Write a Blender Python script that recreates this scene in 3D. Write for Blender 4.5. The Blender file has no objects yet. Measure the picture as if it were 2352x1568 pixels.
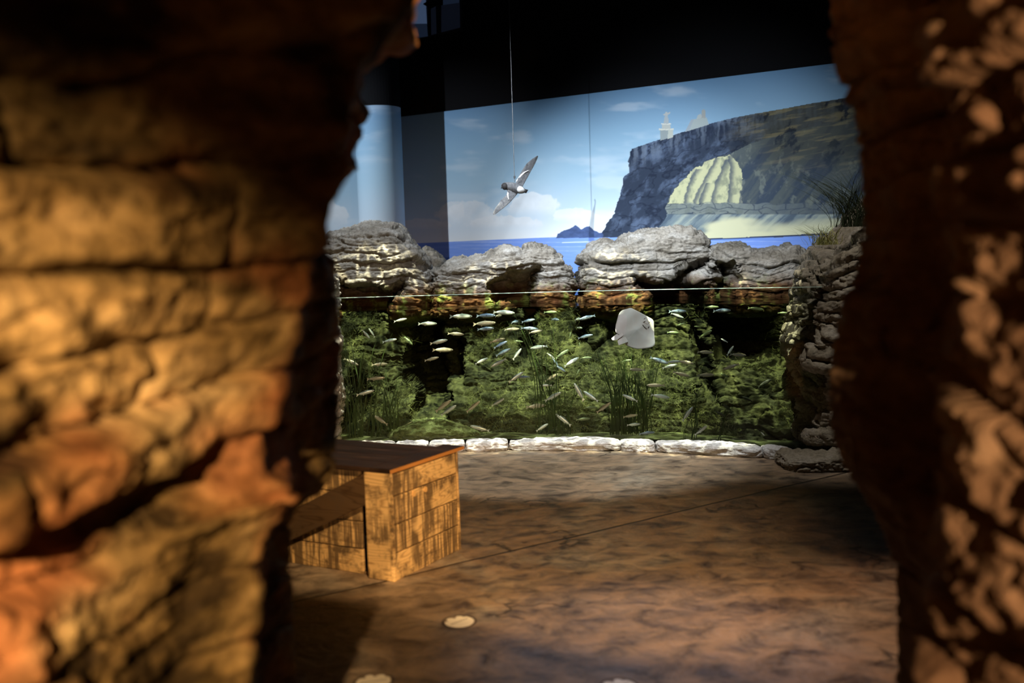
import bpy, math, random
import numpy as np
from mathutils import Matrix, Vector
C = bpy.context.scene.collection
SC = bpy.context.scene
rng = np.random.default_rng(7); random.seed(7)

# ------------------------------------------------------------------ camera
W, H, F = 2352., 1568., 2352. * 35 / 36
CAMZ = 1.4
PITCH = math.atan(179 / F); ROLL = -0.031
cam_d = bpy.data.cameras.new('camera'); cam = bpy.data.objects.new('camera', cam_d); C.objects.link(cam)
RM = Matrix.Rotation(math.pi / 2 - PITCH, 3, 'X') @ Matrix.Rotation(ROLL, 3, 'Z')
cam.matrix_world = Matrix.Translation((0, 0, CAMZ)) @ RM.to_4x4()
cam_d.lens = 35; cam_d.sensor_width = 36
cam_d.dof.use_dof = True; cam_d.dof.focus_distance = 7.2; cam_d.dof.aperture_fstop = 1.4
SC.camera = cam
R = np.array(RM)

def at(px, py, Y):
    d = R @ np.array([(px - W / 2) / F, (H / 2 - py) / F, -1.0])
    t = Y / d[1]
    return np.array([d[0] * t, Y, CAMZ + d[2] * t])
def floor_at(px, py, z=0.):
    d = R @ np.array([(px - W / 2) / F, (H / 2 - py) / F, -1.0])
    t = (z - CAMZ) / d[2]
    return np.array([d[0] * t, d[1] * t, z])
def proj(P):
    q = (P - np.array([0, 0, CAMZ])) @ R
    return W / 2 + F * q[..., 0] / -q[..., 2], H / 2 - F * q[..., 1] / -q[..., 2]

# ------------------------------------------------------------------ world, exposure
wd = bpy.data.worlds.new('world'); SC.world = wd; wd.use_nodes = True
wd.node_tree.nodes['Background'].inputs[0].default_value = (.05, .07, .12, 1)
wd.node_tree.nodes['Background'].inputs[1].default_value = .02
SC.view_settings.view_transform = 'Standard'; SC.view_settings.look = 'None'
SC.view_settings.exposure = 0.0; SC.view_settings.gamma = 1.0
SC.view_settings.use_curve_mapping = False
SC.cycles.max_bounces = 8; SC.cycles.transparent_max_bounces = 16
SC.cycles.sample_clamp_indirect = 4.0; SC.cycles.use_denoising = True
SC.cycles.caustics_reflective = False; SC.cycles.caustics_refractive = False

# ------------------------------------------------------------------ lights
def lamp(name, loc, aim, power, col, angle=50, blend=.5, size=.03, gobo=None):
    l = bpy.data.lights.new(name, 'SPOT'); l.energy = power; l.color = col
    l.spot_size = math.radians(angle); l.spot_blend = blend; l.shadow_soft_size = size
    o = bpy.data.objects.new(name, l); C.objects.link(o); o.location = loc
    o.rotation_euler = (Vector(aim) - Vector(loc)).to_track_quat('-Z', 'Y').to_euler()
    o['kind'] = 'helper'
    if gobo:                                   # ripple pattern put into the lamp, imitating light through moving water
        l.use_nodes = True; nt = l.node_tree; em = nt.nodes['Emission']
        tc = nt.nodes.new('ShaderNodeTexCoord')
        nz = nt.nodes.new('ShaderNodeTexNoise'); nz.inputs['Scale'].default_value = gobo * .6; nz.inputs['Detail'].default_value = 2
        mx = nt.nodes.new('ShaderNodeVectorMath'); mx.operation = 'SCALE'; mx.inputs[3].default_value = .07
        ad = nt.nodes.new('ShaderNodeVectorMath'); ad.operation = 'ADD'
        L = nt.links.new; outs = []
        L(tc.outputs['Normal'], nz.inputs['Vector']); L(nz.outputs['Color'], mx.inputs[0])
        L(tc.outputs['Normal'], ad.inputs[0]); L(mx.outputs[0], ad.inputs[1])
        for sc_, wd_, am_ in ((gobo, .10, 9.), (gobo * .53, .06, 5.)):
            vo = nt.nodes.new('ShaderNodeTexVoronoi'); vo.feature = 'DISTANCE_TO_EDGE'; vo.inputs['Scale'].default_value = sc_
            mr = nt.nodes.new('ShaderNodeMapRange'); mr.interpolation_type = 'SMOOTHSTEP'; mr.inputs[1].default_value = wd_; mr.inputs[2].default_value = 0; mr.inputs[4].default_value = am_
            L(ad.outputs[0], vo.inputs['Vector']); L(vo.outputs['Distance'], mr.inputs[0]); outs.append(mr.outputs[0])
        s1_ = nt.nodes.new('ShaderNodeMath'); s1_.operation = 'ADD'; L(outs[0], s1_.inputs[0]); L(outs[1], s1_.inputs[1])
        s2_ = nt.nodes.new('ShaderNodeMath'); s2_.operation = 'ADD'; L(s1_.outputs[0], s2_.inputs[0]); s2_.inputs[1].default_value = .14
        L(s2_.outputs[0], em.inputs['Strength'])
    return o
COOL = (.82, .91, 1.); WARM = (1., .63, .29)
lamp('mural_spot', (-1.8, 5.0, 3.5), (1.1, 9.45, 1.6), 1000, COOL, 35, .9, .02)
lamp('mural_spot_middle', (.55, 4.5, 2.95), (1.75, 9.1, 1.8), 760, COOL, 45, 1., .05)
lamp('pillar_spot', (-2.75, 8.35, 3.3), (-.9, 10.4, 1.6), 230, COOL, 75, .6, .02)
lamp('tank_spot', (-.9, 6.7, 4.0), (-.65, 8.4, 1.55), 330, COOL, 44, .6, .05)
lamp('tank_spot_middle', (.7, 6.9, 4.0), (.7, 8.4, 1.55), 380, COOL, 46, .6, .05)
lamp('tank_spot_right', (1.4, 5.6, 4.0), (2.0, 7.0, 1.0), 190, (1., .93, .82), 44, .6, .05)
for k_, x_ in enumerate((-1.1, -.2, .7, 1.45)):
    lamp('water_spot', (x_, (6.5, 6.45, 6.4, 6.15)[k_], 4.0), (x_, (8.25, 8.15, 8.05, 7.75)[k_], .25), 270, (1., .97, .66), 27, .35, .01, gobo=24)
for x_, y_ in ((-.95, 7.98), (-.1, 7.95), (.75, 7.8), (1.45, 7.5)):
    lamp('bed_fill', (x_, y_, 3.6), (x_, y_ - .03, 0), 80, (1., .98, .8), 22, .5, .02, gobo=16)  # fill lamps added to brighten the bed and the fish near the glass
lamp('kerb_spot', (.2, 5.6, 4.6), (.35, 7.15, 0), 900, (.93, .97, .93), 36, .5, .05)
for x_ in (-.45, .95):
    lamp('front_fill', (x_, 4.2, 3.5), (x_ + .1, 7.75, .85), 130, (.9, .95, 1.), 31, .5, .03)  # general front fill, added to brighten the fish and the tank
lamp('front_fill', (.95, 4.6, 3.3), (.93, 7.4, .93), 170, (1., .96, .93), 13, .5, .03)  # narrow fill added to brighten the ray
lamp('warm_spot', (-.38, -1.3, 1.95), (-1.05, 1.8, .74), 1000, WARM, 36, .8, .03)
lamp('warm_spot_right', (.86, -.3, 1.5), (.84, 1.6, 1.22), 260, (1., .62, .34), 42, .3, .015)
lamp('lintel_spot', (.3, 1.6, 2.6), (-.35, 4.4, .2), 620, WARM, 58, .7, .02)
lamp('floor_spot', (1.4, 4.2, 4.4), (1.35, 3.6, 0), 480, (1., .58, .34), 27, 1., .1)
lamp('floor_spot_cool', (.3, 6.2, 4.4), (.5, 3.5, 0), 330, (.72, .74, 1.), 19, 1., .1)

# ------------------------------------------------------------------ noise
def hsh(*a):
    h = np.zeros(np.broadcast(*a).shape, np.uint64) + np.uint64(0x9E3779B9)
    for v in a:
        h = (h ^ (np.asarray(v).astype(np.int64).astype(np.uint64) & np.uint64(0xFFFFFFFF))) * np.uint64(0x85EBCA6B) & np.uint64(0xFFFFFFFF)
        h = h ^ (h >> np.uint64(13)); h = h * np.uint64(0xC2B2AE35) & np.uint64(0xFFFFFFFF); h = h ^ (h >> np.uint64(16))
    return h.astype(np.float64) / 4294967296.
def vn(x, y, z, s=0):
    ix, iy, iz = np.floor(x), np.floor(y), np.floor(z)
    fx, fy, fz = x - ix, y - iy, z - iz
    u, v, w = [f * f * (3 - 2 * f) for f in (fx, fy, fz)]
    r = 0
    for a in (0, 1):
        for b in (0, 1):
            for c in (0, 1):
                r = r + hsh(ix + a, iy + b, iz + c, s + 0 * ix) * (u if a else 1 - u) * (v if b else 1 - v) * (w if c else 1 - w)
    return r * 2 - 1
def fbm(x, y, z, s=0, o=4, g=.5):
    r = 0; a = 1.; t = 0
    for k in range(o):
        r = r + a * vn(x * 2 ** k, y * 2 ** k, z * 2 ** k, s + k * 17); t += a; a *= g
    return r / t
def sstep(a, b, x):
    t = np.clip((x - a) / (b - a), 0, 1); return t * t * (3 - 2 * t)

def strata(P, h=.1, bw=.3, amp=.05, seed=0, warp=.6, fine=.012, groove=.8, sharp=5):
    X, Y, Z = P[..., 0], P[..., 1], P[..., 2]
    x = X + .7 * Y
    l = Z / h + warp * fbm(X / (5 * h), Y / (5 * h), Z / (5 * h), seed, 3) * 1.6
    li = np.floor(l); f = l - li
    led = 1 - np.abs(2 * f - 1) ** sharp
    bx = x / bw + hsh(li, seed + 3 + 0 * li) * 7 + .35 * vn(X * 3 / bw, Y * 3 / bw, Z * 3 / bw, seed + 9)
    bi = np.floor(bx); bf = bx - bi
    e = 1 - np.abs(2 * bf - 1) ** (14 + 3 * (sharp - 5))
    off = hsh(li, seed + 0 * li) * .9 + hsh(li, bi, seed + 1 + 0 * li) * .7 + .8 * vn(x / bw * .6, li * 3.3, 0 * x, seed + 5)
    d = amp * (off - .8 + groove * (led * (.3 + .7 * e) - .7))
    # second, finer set of beds
    l2 = Z / (h * .34) + 1.2 * fbm(X / h / 2, Y / h / 2, Z / h / 2, seed + 31, 2)
    f2 = l2 - np.floor(l2)
    d = d + amp * .2 * (1 - np.abs(2 * f2 - 1) ** 3) * sstep(-.3, .4, vn(X / h / 2, Y / h / 2, Z / h, seed + 40))
    d = d + fine * fbm(X / h * 2.5, Y / h * 2.5, Z / h * 4, seed + 50, 4, .6) * 2
    return d

# ------------------------------------------------------------------ mesh helpers
def link(name, me, mat=None, parent=None):
    o = bpy.data.objects.new(name, me); C.objects.link(o)
    if mat: me.materials.append(mat)
    if parent: o.parent = parent
    return o
def raw(name, V, Q, mat=None, parent=None, smooth=True, col=None):
    V = np.asarray(V, np.float32).reshape(-1, 3)
    me = bpy.data.meshes.new(name)
    Q = [np.asarray(q, np.int32) for q in Q] if isinstance(Q, list) else [np.asarray(Q, np.int32)]
    Q = [q for q in Q if len(q)]
    idx = np.concatenate([q.ravel() for q in Q]); cnt = np.concatenate([np.full(len(q), q.shape[1]) for q in Q])
    me.vertices.add(len(V)); me.vertices.foreach_set('co', V.ravel())
    me.loops.add(len(idx)); me.loops.foreach_set('vertex_index', idx)
    me.polygons.add(len(cnt)); me.polygons.foreach_set('loop_start', np.concatenate([[0], np.cumsum(cnt)[:-1]]).astype(np.int32))
    me.update(calc_edges=True)
    me.polygons.foreach_set('use_smooth', np.full(len(cnt), smooth)); me.validate()
    if col is not None:
        a = me.color_attributes.new('paint', 'FLOAT_COLOR', 'POINT')
        a.data.foreach_set('color', np.concatenate([col.reshape(-1, 3), np.ones((len(V), 1))], 1).astype(np.float32).ravel())
    return link(name, me, mat, parent)
def gridq(nu, nv, closed=False):
    i = np.arange(nu if closed else nu - 1)[:, None]; j = np.arange(nv - 1)[None, :]
    a = i * nv + j; b = ((i + 1) % nu) * nv + j
    return np.stack([a, b, b + 1, a + 1], -1).reshape(-1, 4)
def normals(P, closed=False):
    if closed:
        du = np.roll(P, -1, 0) - np.roll(P, 1, 0)
    else:
        du = np.gradient(P, axis=0)
    dv = np.gradient(P, axis=1)
    n = np.cross(du, dv); l = np.linalg.norm(n, axis=-1, keepdims=True)
    return n / np.maximum(l, 1e-9)
class MB:
    def __init__(s): s.v = []; s.f = []
    def add(s, V, Fc):
        n = len(s.v); s.v += [tuple(v) for v in V]; s.f += [tuple(i + n for i in f) for f in Fc]
    def box(s, c, sz, M=None):
        V = [Vector((c[0] + a * sz[0] / 2, c[1] + b * sz[1] / 2, c[2] + d * sz[2] / 2)) for a in (-1, 1) for b in (-1, 1) for d in (-1, 1)]
        if M: V = [M @ v for v in V]
        s.add(V, [(0, 1, 3, 2), (4, 6, 7, 5), (0, 4, 5, 1), (2, 3, 7, 6), (0, 2, 6, 4), (1, 5, 7, 3)])
    def prism(s, pts, y0, y1):       # polygon in xz, extruded along y
        n = len(pts)
        s.add([(p[0], y0, p[1]) for p in pts] + [(p[0], y1, p[1]) for p in pts],
              [tuple(range(n)), tuple(range(2 * n - 1, n - 1, -1))] + [(i, i + n, (i + 1) % n + n, (i + 1) % n) for i in range(n)])
    def tube(s, pts, r, n=8):
        pts = [Vector(p) for p in pts]; V = []; Fc = []
        for i, p in enumerate(pts):
            t = (pts[min(i + 1, len(pts) - 1)] - pts[max(i - 1, 0)]).normalized()
            a = t.orthogonal().normalized(); b = t.cross(a)
            rr = r[i] if hasattr(r, '__len__') else r
            V += [p + rr * (math.cos(q * 2 * math.pi / n) * a + math.sin(q * 2 * math.pi / n) * b) for q in range(n)]
        for i in range(len(pts) - 1):
            Fc += [(i * n + q, i * n + (q + 1) % n, (i + 1) * n + (q + 1) % n, (i + 1) * n + q) for q in range(n)]
        Fc += [tuple(range(n))[::-1], tuple((len(pts) - 1) * n + q for q in range(n))]
        s.add(V, Fc)
    def build(s, name, mat, parent=None, smooth=False, bevel=0):
        me = bpy.data.meshes.new(name); me.from_pydata(s.v, [], s.f); me.update()
        if smooth:
            for p in me.polygons: p.use_smooth = True
        o = link(name, me, mat, parent)
        if bevel:
            b = o.modifiers.new('b', 'BEVEL'); b.width = bevel; b.segments = 2; b.limit_method = 'ANGLE'
        return o
def tag(o, label, cat=None, group=None, kind=None):
    if label: o['label'] = label
    if cat: o['category'] = cat
    if group: o['group'] = group
    if kind: o['kind'] = kind
    return o
def empty(name, loc, rz=0):
    o = bpy.data.objects.new(name, None); C.objects.link(o); o.location = loc; o.rotation_euler.z = rz; return o

# ------------------------------------------------------------------ materials
class N:
    def __init__(s, name):
        s.m = bpy.data.materials.new(name); s.m.use_nodes = True; s.t = s.m.node_tree; s.n = s.t.nodes; s.p = s.n['Principled BSDF']
    def new(s, t, **k):
        n = s.n.new('ShaderNode' + t)
        for a, b in k.items():
            if a.startswith('i_'): n.inputs[a[2:].replace('_', ' ')].default_value = b
            else: setattr(n, a, b)
        return n
    def l(s, a, b): s.t.links.new(a, b)
    def ramp(s, fac, stops, interp='LINEAR'):
        r = s.new('ValToRGB'); e = r.color_ramp.elements; r.color_ramp.interpolation = interp
        while len(e) > 1: e.remove(e[-1])
        e[0].position = stops[0][0]; e[0].color = (*stops[0][1], 1)
        for p, c in stops[1:]: e.new(p).color = (*c, 1)
        s.l(fac, r.inputs[0]); return r.outputs[0]
    def noise(s, scale, detail=5, rough=.55, sc=(1, 1, 1), dist=0, coord='Object'):
        tc = s.new('TexCoord'); mp = s.new('Mapping'); mp.inputs['Scale'].default_value = sc
        s.l(tc.outputs[coord], mp.inputs[0])
        n = s.new('TexNoise', i_Scale=scale, i_Detail=detail, i_Roughness=rough, i_Distortion=dist); s.l(mp.outputs[0], n.inputs[0])
        return n.outputs[0]
    def mix(s, f, a, b, mode='MIX'):
        m = s.new('Mix', data_type='RGBA', blend_type=mode)
        if isinstance(f, (int, float)): m.inputs[0].default_value = f
        else: s.l(f, m.inputs[0])
        for v, i in ((a, 6), (b, 7)):
            if isinstance(v, tuple): m.inputs[i].default_value = (*v, 1)
            else: s.l(v, m.inputs[i])
        return m.outputs[2]
    def math(s, op, a, b=None):
        m = s.new('Math', operation=op)
        for v, i in ((a, 0), (b, 1)):
            if v is None: continue
            if isinstance(v, (int, float)): m.inputs[i].default_value = v
            else: s.l(v, m.inputs[i])
        return m.outputs[0]
    def bump(s, h, st=.5, d=.01, prev=None):
        b = s.new('Bump', i_Strength=st, i_Distance=d); s.l(h, b.inputs['Height'])
        if prev is not None: s.l(prev, b.inputs['Normal'])
        return b.outputs[0]
    def out(s, col=None, rough=.8, spec=.3, normal=None, metal=0):
        if col is not None:
            if isinstance(col, tuple): s.p.inputs['Base Color'].default_value = (*col, 1)
            else: s.l(col, s.p.inputs['Base Color'])
        if isinstance(rough, (int, float)): s.p.inputs['Roughness'].default_value = rough
        else: s.l(rough, s.p.inputs['Roughness'])
        s.p.inputs['Specular IOR Level'].default_value = spec
        s.p.inputs['Metallic'].default_value = metal
        if normal is not None: s.l(normal, s.p.inputs['Normal'])
        return s.m
def plain(name, c, rough=.7, spec=.3, metal=0): return N(name).out(c, rough, spec, None, metal)

def rock_mat(name, a, b, c, scale=6, fine=40, bump=.6, stain=None):
    n = N(name)
    base = n.ramp(n.noise(scale, 6, .6, (1, 1, 1.8)), [(.3, a), (.5, b), (.72, c)])
    fn = n.noise(fine, 6, .65, (1, 1, 1.6))
    col = n.mix(1., base, n.ramp(fn, [(.25, (.45, .43, .42)), (.6, (1, 1, 1))]), 'MULTIPLY')
    if stain:
        g = n.new('NewGeometry'); sp = n.new('SeparateXYZ'); n.l(g.outputs['Position'], sp.inputs[0])
        zz = n.math('ADD', sp.outputs[2], n.math('MULTIPLY', n.noise(7, 4), .16))
        f = n.ramp(zz, [(1.20, (0, 0, 0)), (1.30, (1, 1, 1))]) if 0 else None
        mr = n.new('MapRange'); n.l(zz, mr.inputs[0]); mr.inputs[1].default_value = 1.34; mr.inputs[2].default_value = 1.22
        algae = n.ramp(n.noise(6, 4, .6), [(.35, (.10, .036, .012)), (.54, (.13, .065, .022)), (.60, (.22, .24, .05)), (.75, (.30, .32, .10))])
        mr2 = n.new('MapRange'); n.l(zz, mr2.inputs[0]); mr2.inputs[1].default_value = 1.1; mr2.inputs[2].default_value = 1.0
        algae = n.mix(mr2.outputs[0], algae, (.035, .05, .012))
        col = n.mix(mr.outputs[0], col, algae)
    nb = n.bump(fn, bump, .012)
    return n.out(col, .85, .2, nb)
M = {}
M['sandstone'] = rock_mat('sandstone', (.16, .09, .05), (.30, .19, .11), (.42, .30, .18), 2.2, 14, .8)
n = N('sandstone_left')
b1 = n.ramp(n.noise(2.0, 5, .6, (1, 1, 2.2)), [(.3, (.17, .12, .05)), (.48, (.36, .24, .10)), (.66, (.50, .36, .18))])
red = n.ramp(n.noise(1.6, 3, .5, (1, 1, 1.5)), [(.5, (0, 0, 0)), (.6, (1, 1, 1))])
b1 = n.mix(n.math('MULTIPLY', red, .7), b1, (.36, .11, .04))
fn = n.noise(16, 6, .65, (1, 1, 1.6))
b1 = n.mix(1., b1, n.ramp(fn, [(.28, (.35, .32, .3)), (.6, (1, 1, 1))]), 'MULTIPLY')
dk = n.ramp(n.noise(2.1, 5, .6, (1, 1, 1.9)), [(.40, (.13, .12, .10)), (.47, (.6, .58, .5)), (.56, (1.1, 1.1, 1.1))])
b1 = n.mix(1., b1, dk, 'MULTIPLY')
M['sandstone_left'] = n.out(b1, .8, .2, n.bump(fn, .8, .015))
M['grey_rock'] = rock_mat('grey_rock', (.18, .155, .12), (.32, .29, .245), (.47, .45, .415), 5, 45, .7, stain=True)
M['pillar_rock'] = rock_mat('pillar_rock', (.17, .145, .11), (.27, .235, .18), (.36, .33, .29), 5, 40, .7)
M['pale_rock'] = rock_mat('pale_rock', (.50, .45, .42), (.62, .58, .55), (.7, .68, .66), 6, 40, .6)
M['kerb'] = rock_mat('kerb_stone', (.42, .42, .42), (.6, .6, .62), (.72, .72, .74), 7, 50, .6)
M['algae_rock'] = rock_mat('algae_rock', (.016, .02, .006), (.036, .042, .013), (.07, .076, .024), 5, 45, .8)
M['algae'] = rock_mat('algae', (.055, .068, .018), (.125, .145, .042), (.26, .285, .115), 9, 60, .3)
M['gravel'] = rock_mat('gravel', (.08, .10, .03), (.15, .18, .06), (.24, .28, .12), 8, 70, .8)
M['black'] = plain('black_paint', (.006, .006, .007), .9, .05)
M['wire'] = plain('wire', (.05, .055, .06), .4, .5)
n = N('paint'); a = n.new('Attribute', attribute_name='paint'); M['paint'] = n.out(a.outputs['Color'], .75, .15)
n = N('seagrass'); M['seagrass'] = n.out(n.ramp(n.noise(4, 3), [(.35, (.015, .028, .006)), (.65, (.05, .085, .016))]), .6, .3)
M['dry_grass'] = N('dry_grass'); n = M['dry_grass']; M['dry_grass'] = n.out(n.ramp(n.noise(12, 3), [(.35, (.20, .22, .06)), (.65, (.46, .44, .16))]), .7, .2)
M['dark_grass'] = plain('dark_grass', (.03, .04, .02), .7, .2)
def clear(name, ior, tint, rough=.0, wave=0, extra=0.):
    n = N(name); n.n.remove(n.p); o = n.n['Material Output']
    fr = n.new('Fresnel', i_IOR=ior); tr = n.new('BsdfTransparent', i_Color=(*tint, 1)); gl = n.new('BsdfGlossy', i_Roughness=rough)
    mx = n.new('MixShader'); n.l(fr.outputs[0], mx.inputs[0]); n.l(tr.outputs[0], mx.inputs[1]); n.l(gl.outputs[0], mx.inputs[2])
    if wave:
        b = n.bump(n.noise(9, 3, .5), .25, wave); n.l(b, gl.inputs['Normal'])
    n.l(mx.outputs[0], o.inputs[0]); return n.m
M['glass'] = clear('clear_glass', 1.25, (.96, .985, .97))
M['water'] = clear('water_surface', 1.33, (.93, .98, .90), .02, .01)
M['glass_edge'] = N('glass_edge'); n = M['glass_edge']; M['glass_edge'] = n.out((.45, .6, .55), .15, .6)

# floor: stamped, stained concrete
n = N('stamped_concrete')
big = n.noise(.9, 5, .6, (1, 1, 1), 1.5)
mid = n.noise(6, 7, .68, (1, 1.3, 1), .5)
fin = n.noise(26, 5, .6, (1, 1, 1), .6)
col = n.ramp(big, [(.35, (.17, .12, .08)), (.5, (.245, .178, .12)), (.65, (.28, .24, .19))])
col = n.mix(1., col, n.ramp(mid, [(.36, (.25, .23, .25)), (.47, (.75, .75, .76)), (.60, (1.25, 1.2, 1.15))]), 'MULTIPLY')
tc = n.new('TexCoord'); mp = n.new('Mapping'); n.l(tc.outputs['Object'], mp.inputs[0])
wn = n.new('TexNoise', i_Scale=3., i_Detail=4); n.l(mp.outputs[0], wn.inputs[0])
wm = n.mix(.4, mp.outputs[0], wn.outputs['Color'])
vo = n.new('TexVoronoi', feature='DISTANCE_TO_EDGE', i_Scale=1.9); n.l(wm, vo.inputs['Vector'])
crack = n.ramp(vo.outputs['Distance'], [(.0, (.2, .2, .2)), (.02, (1, 1, 1))])
gate = n.ramp(n.noise(1.6, 2), [(.56, (0, 0, 0)), (.60, (1, 1, 1))])
crack = n.mix(gate, (1, 1, 1), crack)
col = n.mix(1., col, crack, 'MULTIPLY')
j0 = floor_at(1070, 1290); j1 = floor_at(1900, 1095); dj = (j1 - j0)[:2]; dj = dj / np.linalg.norm(dj); nj = (-dj[1], dj[0])
dt = n.new('VectorMath', operation='DOT_PRODUCT'); n.l(tc.outputs['Object'], dt.inputs[0]); dt.inputs[1].default_value = (nj[0], nj[1], 0)
jd = n.math('ABSOLUTE', n.math('SUBTRACT', n.math('ADD', dt.outputs['Value'], n.math('MULTIPLY', n.noise(1.2, 2), .06)), float(np.dot(nj, j0[:2]) + .03)))
joint = n.ramp(jd, [(.004, (.12, .12, .12)), (.012, (1, 1, 1))])
col = n.mix(1., col, joint, 'MULTIPLY')
hgt = n.math('ADD', n.math('MULTIPLY', mid, 1.), n.math('MULTIPLY', fin, .35))
nb = n.bump(hgt, .7, .03); nb = n.bump(crack, .6, .01, nb); nb = n.bump(joint, .8, .012, nb)
M['floor'] = n.out(col, n.math('ADD', n.math('MULTIPLY', mid, .35), .3), .45, nb)

# ------------------------------------------------------------------ structure: room shell
fl = MB(); fl.box((.5, 4.5, -.05), (10, 15.5, .1)); tag(fl.build('floor', M['floor']), 'brown stained stamped concrete floor', kind='structure')
b = MB(); b.box((.5, 4.5, 5.05), (10, 15.5, .1)); tag(b.build('ceiling', M['black']), 'black ceiling', kind='structure')
for nm, c, s in (('wall_rear', (.5, -3.3, 2.5), (10, .1, 5)), ('wall_side_left', (-4.55, 4.5, 2.5), (.1, 15.5, 5)), ('wall_side_right', (5.55, 4.5, 2.5), (.1, 15.5, 5))):
    b = MB(); b.box(c, s); tag(b.build(nm, M['black']), 'black room wall', kind='structure')
# back wall carrying the mural
def wy(X): return 10.07 - .575 * X
zt = 2.985
WX0, WX1 = -4.4, 5.4
b = MB(); V = []
for X in (WX0, WX1):
    for dy in (0.02, .22):
        for z in (0, 5): V.append((X, wy(X) + dy, z))
b.add(V, [(0, 1, 5, 4), (2, 6, 7, 3), (0, 2, 3, 1), (4, 5, 7, 6), (1, 3, 7, 5), (0, 4, 6, 2)])
tag(b.build('wall_back', M['black']), 'black wall above the painted backdrop', kind='structure')

def inpoly(x, y, poly):
    r = np.zeros(x.shape, bool); n = len(poly)
    for i in range(n):
        x0, y0 = poly[i]; x1, y1 = poly[(i + 1) % n]
        c = ((y0 > y) != (y1 > y)) & (x < (x1 - x0) * (y - y0) / (y1 - y0 + 1e-9) + x0)
        r ^= c
    return r
def srgb(*c): return np.array([((v / 255 + .055) / 1.055) ** 2.4 if v > 10 else v / 255 / 12.92 for v in c])
def sky_col(z, x, y):
    t = np.clip((zt - z) / (zt - 1.62), 0, 1)[..., None]
    K = [(0, srgb(98, 134, 168)), (.3, srgb(134, 168, 194)), (.55, srgb(160, 190, 210)), (.8, srgb(194, 213, 228)), (1, srgb(236, 238, 240))]
    c = np.stack([np.interp(t[..., 0], [k[0] for k in K], [k[1][q] for k in K]) for q in range(3)], -1)
    wisp = sstep(.1, .6, fbm(x / 120, y / 35, 0 * x, 60, 4))[..., None] * .22
    return c * (1 - wisp) + srgb(238, 240, 242) * wisp
def ov(c, m, k):                     # lay colour k over c with coverage m
    m = np.clip(m, 0, 1)[..., None]; return c * (1 - m) + k * m
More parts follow.
